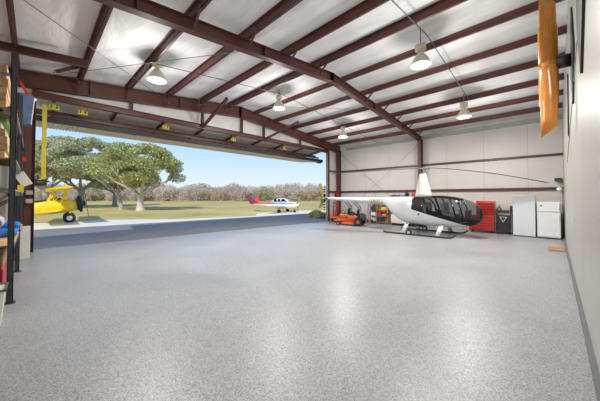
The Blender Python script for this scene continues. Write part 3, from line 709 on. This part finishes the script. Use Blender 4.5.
b=MB(); b.cyl((-7.22,16.7,1.86),(-7.3,16.7,2.2),.012,8); b.cyl((-7.22,16.7,1.86),(-7.22,16.7,1.89),.08,12); b.rbox((-7.34,16.7,2.2),(.14,.06,.05),.01); tag(b.build('desk_lamp',DGREY),'small dark desk lamp standing on the counter','lamp')
bx(-8.62,16.75,1.56,(.42,.28,.12),BLACK,'tool_case','black case on top of the grey case on the wire rack','case') if False else None
# ------------------------------------------------------------------ storage rack on the left
RK=empty('pallet_rack',(-8.2,-.85,0),0,'tall dark grey steel storage rack at the left edge','storage rack')
def up(x):
    b=MB()
    for y in(.57,-.52):
        b.bb((x-.045,y-.04,0),(x+.045,y-.03,4.42)); b.bb((x-.045,y-.04,0),(x-.037,y+.04,4.42)); b.bb((x+.037,y-.04,0),(x+.045,y+.04,4.42)); b.bb((x-.08,y-.07,0),(x+.08,y+.07,.012)); b.bb((x-.045,y+.03,0),(x+.045,y+.04,4.42))
    b.build('upright',DGREY,RK)
    for k,(z0,z1) in enumerate(((.3,1.1),(1.1,1.9),(1.9,2.7),(2.7,3.45),(3.3,3.9))):
        b=MB(); b.beam((x+.02,-.5,z0 if k%2 else z1),(x+.02,.54,z1 if k%2 else z0),.03,.045); b.build('upright_brace',GREY,RK)
    b=MB(); b.beam((x+.02,-.5,4.02),(x+.02,.54,4.02),.03,.05); b.build('upright_tie',GREY,RK)
for x in(-3.9,-1.38,1.33): up(x)
for z in(1.0,2.0,2.56,3.46):
    for a,c in((-3.85,-1.43),(-1.33,1.28)):
        for y in(.57,-.52): MB().bb((a,y-.025,z-.12),(c,y+.025,z-.02)).build('shelf_beam',DGREY,RK)
        MB().bb((a,-.56,z-.02),(c,.6,z)).build('shelf_deck',PLY,RK)
rnd=random.Random(4)
PLY2=wood_mat('pale_plywood',(.66,.42,.2),(.86,.64,.38),(1,14,14),.6)
def boards(z,n,th,lab):
    for i in range(n):
        b=MB(); e=rnd.uniform(-.05,.03); w=1.0+rnd.uniform(-.05,.03); b.rbox((-8.2+e,-.86,z+th*(i+.5)),(2.42,w,th-.008),.008)
        tag(b.build('wooden_board',PLY if i%2 else PLY2),lab,'board','boards: '+lab)
boards(3.46,6,.13,'pale wooden board in the pile on the top level of the rack')
boards(2.56,4,.13,'pale wooden board in the pile on the second level from the top of the rack')
bx(-8.15,-.82,3.09,(2.3,.8,.1),OFFW,'flat_carton','white flat carton on the boards just under the top rack level','carton')
bx(-8.1,-.6,3.195,(2.2,.5,.07),M('green_card',(.16,.36,.08),.6),'flat_box','green flat box just under the top rack level','box')
bx(-8.1,-.82,2.0,(2.3,1.0,.42),OFFW,'storage_box','long white box on the middle level of the rack','box')
cols=[(OFFW,'off-white'),(CARD,'brown'),(M('dark_red_cloth',(.2,.03,.03),.8),'dark red'),(DGREY,'dark grey'),(M('tan_cloth',(.5,.38,.25),.8),'tan'),(LGREY,'light grey'),(M('blue_cloth',(.05,.16,.4),.8),'blue'),(M('cream_cloth',(.7,.62,.48),.8),'cream')]
k=0
for zi in range(3):
    for yi in range(3 if zi<2 else 2):
        m,nm=cols[k]; y=-1.18+yi*.3+(zi%2)*.06; z=1.13+zi*.255
        b=MB(); b.cyl((-7.8,y,z),(-6.98,y,z),.125,16); b.cyl((-6.985,y,z),(-6.97,y,z),.04,10)
        tag(b.build('cloth_roll',m),nm+' rolled cloth with its end showing on the lower rack level','cloth roll'); k+=1
bx(-7.5,-.62,.62,(1.1,.5,.34),CARD,'carton','brown carton on the red crate in the rack','carton')
bx(-7.5,-.62,.0,(1.1,.5,.61),M('crimson_crate',(.42,.03,.05),.5),'storage_crate','crimson crate on the floor inside the rack','crate')
# things leaning on the end of the rack
for i,(m,nm,h) in enumerate(((CARD,'brown',1.15),(LGREY,'light grey',.85),(OFFW,'off-white',.62))):
    b=MB(); x=-6.62+i*.2; b.box((x,-.98,h/2+.01),(.03,1.1,h),Matrix.Rotation(-.12,3,'Y')); tag(b.build('leaning_panel',m),nm+' panel leaning against the near end of the rack','panel')
bn=empty('storage_bin',(-5.95,-.74,0),0,'white bin with grey rim on the floor at the left picture edge','bin')
b=MB(); b.rings([[V((x*(1+.12*t),y*(1+.08*t),.5*t)) for x,y in((-.2,-.42),(.2,-.42),(.2,.42),(-.2,.42))] for t in(0,1)],True,False); b.build('bin_body',OFFW,bn)
b=MB(); 
for s_ in(-1,1): b.bb((s_*.225-.015,-.47,.49),(s_*.225+.015,.47,.52)); b.bb((-.24,s_*.46-.012,.49),(.24,s_*.46+.012,.52))
b.build('rim',GREY,bn)
b=MB(); b.rbox((-8.9,-.5,1.08),(1.2,.5,.14),.06); b.rbox((-9.2,-.4,1.2),(.5,.34,.12),.05); tag(b.build('folded_tarp',M('bright_blue_tarp',(.03,.2,.6),.5,0,.25,6)),'bright blue folded tarp on the lower rack level','tarp')
b=MB(); b.box((-11.3,-.19,.5),(.04,.24,.98),Matrix.Rotation(.06,3,'Y')); tag(b.build('white_panel',OFFW),'tall white panel leaning beside the left door post','panel')
b=MB(); b.box((-10.9,-.2,2.2),(.012,.16,.4),Matrix.Rotation(.4,3,'X')); b.box((-10.9,-.17,2.0),(.014,.1,.14)) 
hp=empty('hanging_papers',(0,0,0),0,'white papers hanging off the rack end by the door post','papers'); MB().box((-9.4,-.2,2.3),(.012,.2,.34),Matrix.Rotation(.5,3,'X')).build('paper_sheet',OFFW,hp); MB().box((-8.6,-.22,2.05),(.012,.1,.16)).build('yellow_card',YELLOW,hp); MB().box((-9.9,-.2,2.85),(.012,.07,.12)).build('red_card',RED,hp)
for z,nm in((2.0,'upper'),(1.72,'lower')):
    MB().bb((-12.54,-.2,z-.07),(-12.53,-.04,z+.07)) and tag(MB().bb((-12.543,-.2,z-.07),(-12.53,-.04,z+.07)).build('notice_plate',M('beige_plate',(.42,.38,.33),.5)),nm+' small beige plate on the left door post','plate')
bg=empty('hanging_bag',(-10.3,-.16,4.25),0,'slate blue cloth bag hanging high beside the door post','bag')
b=MB(); b.prism([(-.16,.42),(.12,.36),(.06,-.4),(-.12,-.44)],-.2,.1,'x'); b.build('cloth_body',NAVY,bg)
b=MB(); b.beam((.0,.125,.34),(.0,.065,-.4),.2,.02,(0,1,0)); b.sphere((.05,.12,.3),.05); b.build('white_trim',OFFW,bg)
b=MB(); b.beam((.02,-.14,.72),(.02,-.02,.42),.06,.05); b.beam((.02,-.02,.42),(.02,.1,.38),.06,.05); b.build('red_ribbon',RED,bg)
b=MB(); b.rbox((-12.63,.105,1.72),(.012,.13,.16),.003); tag(b.build('notice_plate',M('beige_plate',(.42,.38,.33),.5)),'small beige plate on the left door post, lower of two','plate') if False else None
# ------------------------------------------------------------------ outdoors: ground
GRASS,nt,bs=new_mat('mown_grass')
n_=nt.nodes; l_=nt.links; tcn=n_.new('ShaderNodeTexCoord'); nz=n_.new('ShaderNodeTexNoise'); nz.inputs['Scale'].default_value=.09; nz.inputs['Detail'].default_value=8; nz.inputs['Roughness'].default_value=.65
l_.new(tcn.outputs['Object'],nz.inputs['Vector']); cr=n_.new('ShaderNodeValToRGB'); e=cr.color_ramp; e.elements[0].position=.32; e.elements[0].color=(.33,.27,.07,1); e.elements[1].position=.68; e.elements[1].color=(.62,.48,.2,1); a=e.elements.new(.5); a.color=(.48,.38,.125,1)
l_.new(nz.outputs['Fac'],cr.inputs['Fac']); l_.new(cr.outputs['Color'],bs.inputs['Base Color']); bs.inputs['Roughness'].default_value=.95
g=MB(); g.quad((-500,-200,-.06),(120,-200,-.06),(120,420,-.06),(-500,420,-.06)); struct(g.build('field',GRASS,fix=False))
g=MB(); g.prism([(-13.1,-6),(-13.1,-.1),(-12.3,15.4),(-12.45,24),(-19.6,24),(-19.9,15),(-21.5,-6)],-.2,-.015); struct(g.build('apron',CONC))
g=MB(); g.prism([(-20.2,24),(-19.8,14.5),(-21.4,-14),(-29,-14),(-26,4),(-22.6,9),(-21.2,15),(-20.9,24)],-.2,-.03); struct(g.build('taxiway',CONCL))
DIRT=M('pale_dry_ground',(.8,.66,.44),.95,0,.15,1.2)
g=MB(); g.prism([(-14,15.9),(-16,15.5),(-19.8,14.5),(-21.3,15.5),(-24.5,18),(-26,22),(-24,28),(-16,26),(-13,18)],-.2,-.04); struct(g.build('dirt_patch',DIRT))
# ------------------------------------------------------------------ trees
def leafcloud(mb,rg,blobs,n,size,flat=.35):
    tot=sum(b[3]**2 for b in blobs)
    for cx,cy,cz,r,hz in blobs:
        for _ in range(int(n*r*r/tot)):
            while True:
                p=V((rg.uniform(-1,1),rg.uniform(-1,1),rg.uniform(-1,1)))
                if p.length<1 : break
            p=p.normalized()*(p.length**.85)*1.15
            p=V((cx+p.x*r,cy+p.y*r,cz+p.z*r*hz))
            s=size*rg.uniform(.6,1.3)
            u=V((rg.gauss(0,1),rg.gauss(0,1),rg.gauss(0,1))).normalized(); w=u.cross(V((rg.gauss(0,1),rg.gauss(0,1),rg.gauss(0,1)))).normalized()
            mb.add([p-u*s-w*s*.5,p+u*s-w*s*.5,p+u*s+w*s*.5,p-u*s+w*s*.5],[(0,1,2,3)])
def branch(mb,rg,p,d,r,L,depth,ends,spread=.7,lift=.1):
    q=p+d*L*.5+V((rg.uniform(-.1,.1),rg.uniform(-.1,.1),rg.uniform(-.05,.1)))*L*.4; e=p+d*L
    mb.path([p,q,e],[r,r*.85,r*.65],7,False)
    if depth==0: ends.append(e); return
    for k in range(rg.choice((2,3)) if depth>1 else 2):
        nd=(d+V((rg.uniform(-1,1),rg.uniform(-1,1),rg.uniform(-.4,.6)+lift))*spread).normalized()
        branch(mb,rg,e,nd,r*.62,L*rg.uniform(.62,.85),depth-1,ends,spread,lift)
OAKL=leaf_mat('oak_leaves',[(.2,.22,.08),(.36,.4,.14),(.54,.55,.22),(.74,.7,.38)])
OAKP=leaf_mat('pale_green_leaves',[(.24,.26,.13),(.42,.45,.22),(.6,.6,.36),(.72,.7,.48)])
def oak(loc,label,seed,crown,nl,size,trunk_r,h0,mat=OAKL,lean=(0,0),bark=BARKL,nb=5,extra=()):
    """crown=(rx,rz,zc): overall half width, half height and centre height of the crown"""
    rg=random.Random(seed); r=empty('oak_tree',loc,0,label,'tree','broad trees beyond the apron')
    rx,rz,zc=crown; tb=MB(); ends=[]
    top=V((lean[0],lean[1],h0))
    tb.path([(0,0,-.1),(lean[0]*.3,lean[1]*.3,h0*.45),top],[trunk_r*1.5,trunk_r*.95,trunk_r*.85],10,False)
    for k in range(nb):
        a=k*2*PI/nb+rg.uniform(-.3,.3); d=V((math.cos(a)*1.0,math.sin(a)*1.0,rg.uniform(.35,1.0))).normalized()
        branch(tb,rg,top-V((0,0,rg.uniform(0,.5))),d,trunk_r*.55,rx*.36,3,ends,.65,.15)
    # dead wood that stays inside the crown
    tb.build('trunk',bark,r)
    blobs=[]
    for i in range(60):
        a=rg.uniform(0,2*PI); q=math.sqrt(rg.random())
        x,y=math.cos(a)*q*rx*.86,math.sin(a)*q*rx*.86
        z=zc+rz*(.85*math.sqrt(max(0,1-q*q))*rg.choice((1,1,.75,.4,-.25)))-.12*rz
        blobs.append((x+lean[0],y+lean[1],z,rx*rg.uniform(.1,.22),.6))
    blobs+=list(extra)
    lb=MB(); leafcloud(lb,rg,blobs,nl,size,); lb.build('foliage',mat,r,fix=False)
    return r
oak((-41,10.3,-.05),'large spreading oak with thick pale trunk, rightmost of the big trees',3,(6.1,4.3,5.6),26000,.10,.42,2.2)
oak((-45.5,9.0,-.05),'smaller green tree leaning between the two largest trees',5,(4.2,3.0,5.4),11000,.11,.26,2.6,lean=(-.9,-.5),bark=BARK)
oak((-62,6.0,-.05),'tall pale green tree behind the yellow biplane',8,(7.8,5.8,8.0),24000,.14,.5,3.2,OAKP,bark=BARK)
oak((-57,1.2,-.05),'tall pale green tree half hidden by the left door post',11,(7.2,4.9,6.8),19000,.13,.45,3.0,OAKP,bark=BARK)
oak((-66,11.8,-.05),'green tree between the biplane and the large oak, farther back',14,(5.4,4.0,5.4),12000,.14,.35,2.6,OAKL,bark=BARK)
# distant winter tree line
BRL=[leaf_mat('bare_twigs_%s'%k,c) for k,c in (('brown',[(.42,.32,.24),(.6,.47,.36),(.72,.6,.48)]),('grey',[(.5,.41,.34),(.66,.56,.47),(.78,.7,.6)]),('olive',[(.26,.27,.11),(.4,.4,.18),(.55,.53,.28)]))]
protos=[]
for k in range(6):
    rg=random.Random(50+k); r=empty('distant_tree',(0,0,0),0,'x','tree','bare winter trees along the far edge of the field')
    tb=MB(); tb.path([(0,0,-.2),(0,0,2.5),(.2,.1,5)],[.3,.22,.1],6,False); 
    for j in range(6):
        a=j*1.05; tb.path([(0,0,1.5+j*.4),(math.cos(a)*2,math.sin(a)*2,3.5+j*.5)],[.1,.04],5,False)
    tb.build('trunk',BARKL,r)
    bl=[(rg.uniform(-3,3),rg.uniform(-3,3),rg.uniform(1.2,6.2),rg.uniform(1.3,2.4),.8) for _ in range(14)]
    lb=MB(); leafcloud(lb,rg,bl,1300,.24); lb.build('twigs',BRL[(0,1,0,1,2,0)[k]],r,fix=False)
    protos.append(r)
rg=random.Random(77); used=set(); cnt=0
kindl=['brown bare winter tree standing in the line along the far edge of the field','pale grey bare winter tree standing in the line along the far edge of the field','brown bare winter tree standing in the line along the far edge of the field','pale grey bare winter tree standing in the line along the far edge of the field','olive green tree standing in the line along the far edge of the field','brown bare winter tree standing in the line along the far edge of the field']
yaw=math.radians(44.4)
Fx,Fy,Rx,Ry=-math.sin(yaw),math.cos(yaw),math.cos(yaw),math.sin(yaw)
for row,(z,n0,sc_) in enumerate(((112,52,.82),(135,46,1.15))):
    for i in range(n0):
        lat=-z*1.05+i*(z*1.3)/(n0-1)+rg.uniform(-1.2,1.2); zz=z+rg.uniform(-6,6)
        k=rg.choice((0,1,2,3,5,0,1,4) if i%9 else (4,))
        src=protos[k]; o=src if k not in used else copy_tree(src); used.add(k)
        o.location=(Fx*zz+Rx*lat,Fy*zz+Ry*lat,-.06); s=sc_*rg.uniform(.8,1.12); o.scale=(s*1.15,s*1.15,s); o.rotation_euler=(0,0,rg.uniform(0,6.28))
        o['label']=kindl[k]; o['group']={'b':'brown bare trees at the far edge of the field','p':'grey bare trees at the far edge of the field','o':'olive green trees at the far edge of the field'}[kindl[k][0]]
for k in range(6):
    if k not in used:
        for c in children(protos[k]): bpy.data.objects.remove(c)
        bpy.data.objects.remove(protos[k])
# shrub by the right jamb
for (x,y,r_,lab) in((-15.2,17.6,.5,'low green shrub beside the right door jamb outside'),(-14.3,17.5,.36,'smaller green shrub nearest the right door jamb outside')):
    rg=random.Random(int(x*10)); s=empty('shrub',(x,y,-.05),0,lab,'shrub'); lb=MB(); leafcloud(lb,rg,[(0,0,r_*.6,r_,.8),(-r_*.6,-.2,r_*.4,r_*.7,.8),(r_*.6,.2,r_*.4,r_*.7,.8)],1500,.07); lb.build('foliage',OAKL,s,fix=False)
    tb=MB(); [tb.path([(0,0,0),(math.cos(k)*r_*.5,math.sin(k)*r_*.5,r_)],[.02,.008],5) for k in range(6)]; tb.build('stems',BARK,s)
# ------------------------------------------------------------------ generic loft for aircraft
def fus(tbl,n=20,p=2.2):
    rg=[]
    for x,w,z0,z1 in tbl:
        zc,h=(z0+z1)/2,(z1-z0)/2
        rg.append([V((x,w*math.copysign(abs(math.cos(a))**(2/p),math.cos(a)),zc+h*math.copysign(abs(math.sin(a))**(2/p),math.sin(a)))) for a in [2*PI*k/n for k in range(n)]])
    return rg
def wing(mb,p0,p1,c0,c1,t=.12):
    """p0,p1: leading edge points at root and tip; chord runs back in -x"""
    rg=[]
    for p,c in((V(p0),c0),(V(p1),c1)):
        pr=[(0,0),(-.08,.5),(-.3,.62),(-.7,.35),(-1,.03),(-1,-.03),(-.6,-.22),(-.2,-.38)]
        rg.append([p+V((a*c,0,b*c*t)) for a,b in pr])
    mb.rings(rg,True,True)
# yellow biplane (a tail dragger: it sits nose up)
bi=empty('biplane',(-26.4,1.3,-.03),math.radians(87),'bright yellow biplane with a black radial engine parked on the grass','airplane')
b=MB(); b.rings(fus([(1.15,.42,.85,1.65),(.7,.45,.78,1.72),(.2,.44,.76,1.76),(-.5,.42,.76,1.78),(-1.4,.36,.82,1.7),(-2.8,.24,.95,1.55),(-4.4,.1,1.08,1.36),(-5.2,.03,1.12,1.3)]),True,True); b.build('fuselage',PYEL,bi)
b=MB(); b.prism([(-4.3,1.3),(-4.7,1.95),(-5.1,2.05),(-5.45,1.7),(-5.4,1.1),(-4.9,1.1)],-.03,.03,'y'); b.bb((-5.2,-1.3,1.22),(-4.3,1.3,1.27)); b.build('tailplane',PYEL,bi)
UWZ=2.42; bi.rotation_euler=(0,-.13,math.radians(87)); bi.location.z=-.14
for s in(-1,1):
    b=MB(); wing(b,(1.0,0,UWZ),(1.0,s*4.4,UWZ+.1),1.45,1.3); b.build('upper_wing',PYEL,bi)
    b=MB(); wing(b,(.35,s*.35,.95),(.35,s*4.1,1.12),1.45,1.3); b.build('lower_wing',PYEL,bi)
    for y in(3.1,):
        b=MB(); b.beam((.75,s*y,UWZ+.02),(.05,s*y,1.1),.09,.04,(0,1,0)); b.beam((.05,s*y,UWZ+.02),(-.7,s*y,1.1),.09,.04,(0,1,0)); b.beam((.7,s*y,UWZ),(-.6,s*y,1.12),.05,.03,(0,1,0)); b.build('wing_strut',PYEL,bi)
    b=MB(); b.beam((.8,s*.45,UWZ+.03),(.5,s*.35,1.7),.06,.04,(0,1,0)); b.beam((.1,s*.45,UWZ+.03),(-.1,s*.35,1.72),.06,.04,(0,1,0)); b.build('cabane_strut',PYEL,bi)
    b=MB(); b.beam((.75,s*.3,.85),(.62,s*.95,.36),.12,.08,(1,0,0)); b.build('gear_leg',PYEL,bi)
    b=MB(); b.cyl((.62,s*.93,.36),(.62,s*1.13,.36),.36,22); w=b.build('wheel',RUBBER,bi); MB().cyl((.62,s*.92,.36),(.62,s*1.14,.36),.17,16).build('hub_cap',WHITE,w)
b=MB(); b.lathe([(.001,1.15),(.44,1.15),(.5,1.25),(.5,1.42),(.42,1.5),(.2,1.52),(.15,1.7),(.001,1.72)],(0,0,1.28),20,'x',False)
for k in range(7):
    a=k*2*PI/7; b.cyl((1.36,.25*math.cos(a),1.28+.25*math.sin(a)),(1.36,.62*math.cos(a),1.28+.62*math.sin(a)),.1,8)
b.build('radial_engine',M('engine_black',(.03,.03,.035),.4,.4),bi)
b=MB(); b.beam((1.75,0,.2),(1.75,0,2.36),.16,.03,(1,0,0)); b.build('propeller',DGREY,bi)
b=MB(); b.rbox((-.75,0,1.8),(.7,.4,.12),.05); b.rbox((.05,0,1.82),(.6,.4,.12),.05); b.build('cockpit',BLACK,bi)
b=MB(); b.lathe([(.12,-.01),(.2,-.01),(.2,.01),(.12,.01)],(-2.9,-.24,1.22),18,'y',True) if False else None
b=MB(); b.beam((-.45,-.2,1.82),(-.5,-.2,2.05),.02,.02); b.bb((-.5,-.2,1.86),(-.47,.2,2.06)); b.build('windscreen',CLEAR,bi)
b=MB(); b.cyl((-5.0,-.04,.84),(-5.0,.04,.84),.1,12); b.beam((-5.0,0,.86),(-4.7,0,1.15),.05,.05); b.build('tail_wheel',RUBBER,bi)
# v-tail airplane
bo=empty('v_tail_airplane',(-23.75,21.15,-.06),math.radians(24),'white and red low-wing airplane with a blue and red V tail','airplane')
bo.scale=(.84,)*3
b=MB(); b.rings(fus([(2.35,.12,.95,1.2),(2.25,.3,.75,1.35),(1.9,.45,.62,1.48),(1.2,.56,.55,1.58),(.5,.6,.52,1.62),(-.5,.58,.52,1.6),(-1.5,.45,.6,1.52),(-3,.24,.85,1.4),(-4.6,.09,1.05,1.3),(-5.1,.03,1.12,1.25)],24,2.4),True,True); b.build('fuselage',HWHITE,bo)
b=MB(); b.rings(fus([(1.1,.3,1.4,1.6),(.75,.5,1.35,1.9),(.3,.54,1.3,2.05),(-.5,.53,1.3,2.05),(-1.2,.42,1.3,1.85),(-1.8,.25,1.3,1.6)],20,2.6),True,True); cbn=b.build('cabin_roof',HWHITE,bo)
for s in(-1,1):
    for x0,x1,xt0,xt1 in((.72,.98,.42,.5),(.05,.62,.1,.36),(-.5,-.03,-.42,-.0),(-1.1,-.6,-.75,-.5)):
        rg_=[]
        b=MB(); y0,y1=s*.575,s*.49
        b.add([(x0,y0,1.6),(x1,y0*.96,1.6),(xt1 if x0>.6 else x1-.08,y1,1.93),(xt0 if x0>.6 else x0+.08,y1,1.93)],[(0,1,2,3)]); m=b.build('side_window',HBLACK,bo,fix=False)
        sol=m.modifiers.new('s','SOLIDIFY'); sol.thickness=.02; sol.offset=1 if s<0 else -1
    b=MB(); wing(b,(1.0,s*.5,.72),(.75,s*4.6,1.15),1.7,1.05,.13); b.build('wing',HWHITE,bo)
    b=MB(); b.path([(1.0,s*4.6,1.15),(.1,s*4.62,1.15),(-.5,s*4.6,1.14)],[.05,.13,.03],10); b.build('tip_tank',HWHITE,bo)
    b=MB(); b.beam((.2,s*1.5,.75),(.2,s*1.5,.3),.06,.06); b.cyl((.2,s*1.5-.08,.26),(.2,s*1.5+.08,.26),.25,18); b.build('main_wheel',RUBBER,bo)
    # v tail: fixed front and movable rear part
    up_=V((0,s*.72,.72)); 
    b=MB(); P0=V((-3.9,s*.06,1.2)); b.rings([[P0+V((0,0,0)),P0+V((-.9,0,.0)),P0+V((-.9,0,-.05)),P0+V((0,0,-.05))],[P0+up_*1.75+V((-.75,0,0)),P0+up_*1.75+V((-1.2,0,0)),P0+up_*1.75+V((-1.2,0,-.04)),P0+up_*1.75+V((-.75,0,-.04))]],True,False); b.build('tail_surface',BRED,bo)
    b=MB(); P1=P0+V((-.91,0,0)); b.rings([[P1,P1+V((-.4,0,0)),P1+V((-.4,0,-.04)),P1+V((0,0,-.05))],[P1+up_*1.75+V((-.3,0,0)),P1+up_*1.75+V((-.62,0,0)),P1+up_*1.75+V((-.62,0,-.03)),P1+up_*1.75+V((-.3,0,-.04))]],True,False); b.build('tail_flap',BBLUE,bo)
    # red and blue flank stripes
    b=MB(); vs=[]
    prof=[(-1.3,.49,1.25,1.52),(-2.2,.36,1.22,1.46),(-3.2,.22,1.2,1.38),(-4.2,.13,1.18,1.32)]
    for x,w,za,zb_ in prof: vs.append([V((x,s*(w+.012),za)),V((x,s*(w*.86+.02),zb_)),V((x,s*w*.4,zb_+.03))])
    b.rings(vs,False,True,closed=False); m=b.build('red_flank',M('coral_red',(.66,.12,.07),.35,0,.05),bo,fix=False)
    sol=m.modifiers.new('s','SOLIDIFY'); sol.thickness=.01
    b=MB(); vs=[]
    for x,w in((2.0,.45),(1.2,.565),(.5,.605),(-.5,.585),(-1.5,.465)): vs.append([V((x,s*(w+.008),1.3)),V((x,s*(w+.008),1.38))])
    b.rings(vs,False,True,closed=False); m=b.build('blue_stripe',BBLUE,bo,fix=False); sol=m.modifiers.new('s','SOLIDIFY'); sol.thickness=.01
b=MB(); b.beam((1.9,0,.7),(1.95,0,.25),.06,.06); b.cyl((1.95,-.07,.2),(1.95,.07,.2),.19,16); b.build('nose_wheel',RUBBER,bo)
b=MB(); b.lathe([(.13,2.35),(.1,2.5),(.04,2.62),(.001,2.66)],(0,0,1.08),14,'x',False); b.build('spinner',CHROME,bo)
b=MB(); b.beam((2.42,0,.2),(2.42,0,1.95),.12,.025,(1,0,0)); b.build('propeller',DGREY,bo)
# ------------------------------------------------------------------ sky, sun
w=bpy.data.worlds.new('World'); sc.world=w; w.use_nodes=True; nt=w.node_tree; bg_=nt.nodes['Background']
tc=nt.nodes.new('ShaderNodeTexCoord'); sx=nt.nodes.new('ShaderNodeSeparateXYZ'); nt.links.new(tc.outputs['Generated'],sx.inputs[0])
cr=nt.nodes.new('ShaderNodeValToRGB'); e=cr.color_ramp
e.elements[0].position=0; e.elements[0].color=(.78,.88,.97,1); e.elements[1].position=1; e.elements[1].color=(.12,.28,.72,1)
for p,c in((.06,(.70,.84,.98)),(.16,(.50,.72,.96)),(.3,(.36,.60,.94))): a=e.elements.new(p); a.color=c+(1,)
nt.links.new(sx.outputs['Z'],cr.inputs['Fac']); nt.links.new(cr.outputs['Color'],bg_.inputs['Color']); bg_.inputs['Strength'].default_value=1.1
sl=bpy.data.lights.new('sun','SUN'); sl.energy=3.9; sl.angle=.01; sl.color=(1,.95,.86)
so=bpy.data.objects.new('sun',sl); COL.objects.link(so); so.rotation_euler=V((-.5,.55,-.62)).to_track_quat('-Z','Y').to_euler()
# ------------------------------------------------------------------ camera
cam=bpy.data.cameras.new('cam'); co=bpy.data.objects.new('camera',cam); COL.objects.link(co); sc.camera=co
p=math.radians(1.1)
F=V((Fx*math.cos(p),Fy*math.cos(p),math.sin(p))); R=V((Rx,Ry,0)); U=R.cross(F)
mw=Matrix((R,U,-F)).transposed().to_4x4(); mw.translation=V((0,0,1.87)); co.matrix_world=mw
cam.sensor_width=36; cam.lens=260/600*36; cam.shift_y=-(200.5-191.51)/600; cam.clip_start=.02; cam.clip_end=1000
vs_=sc.view_settings; vs_.view_transform='Standard'; vs_.look='None'; vs_.gamma=1; vs_.exposure=0; vs_.use_curve_mapping=False
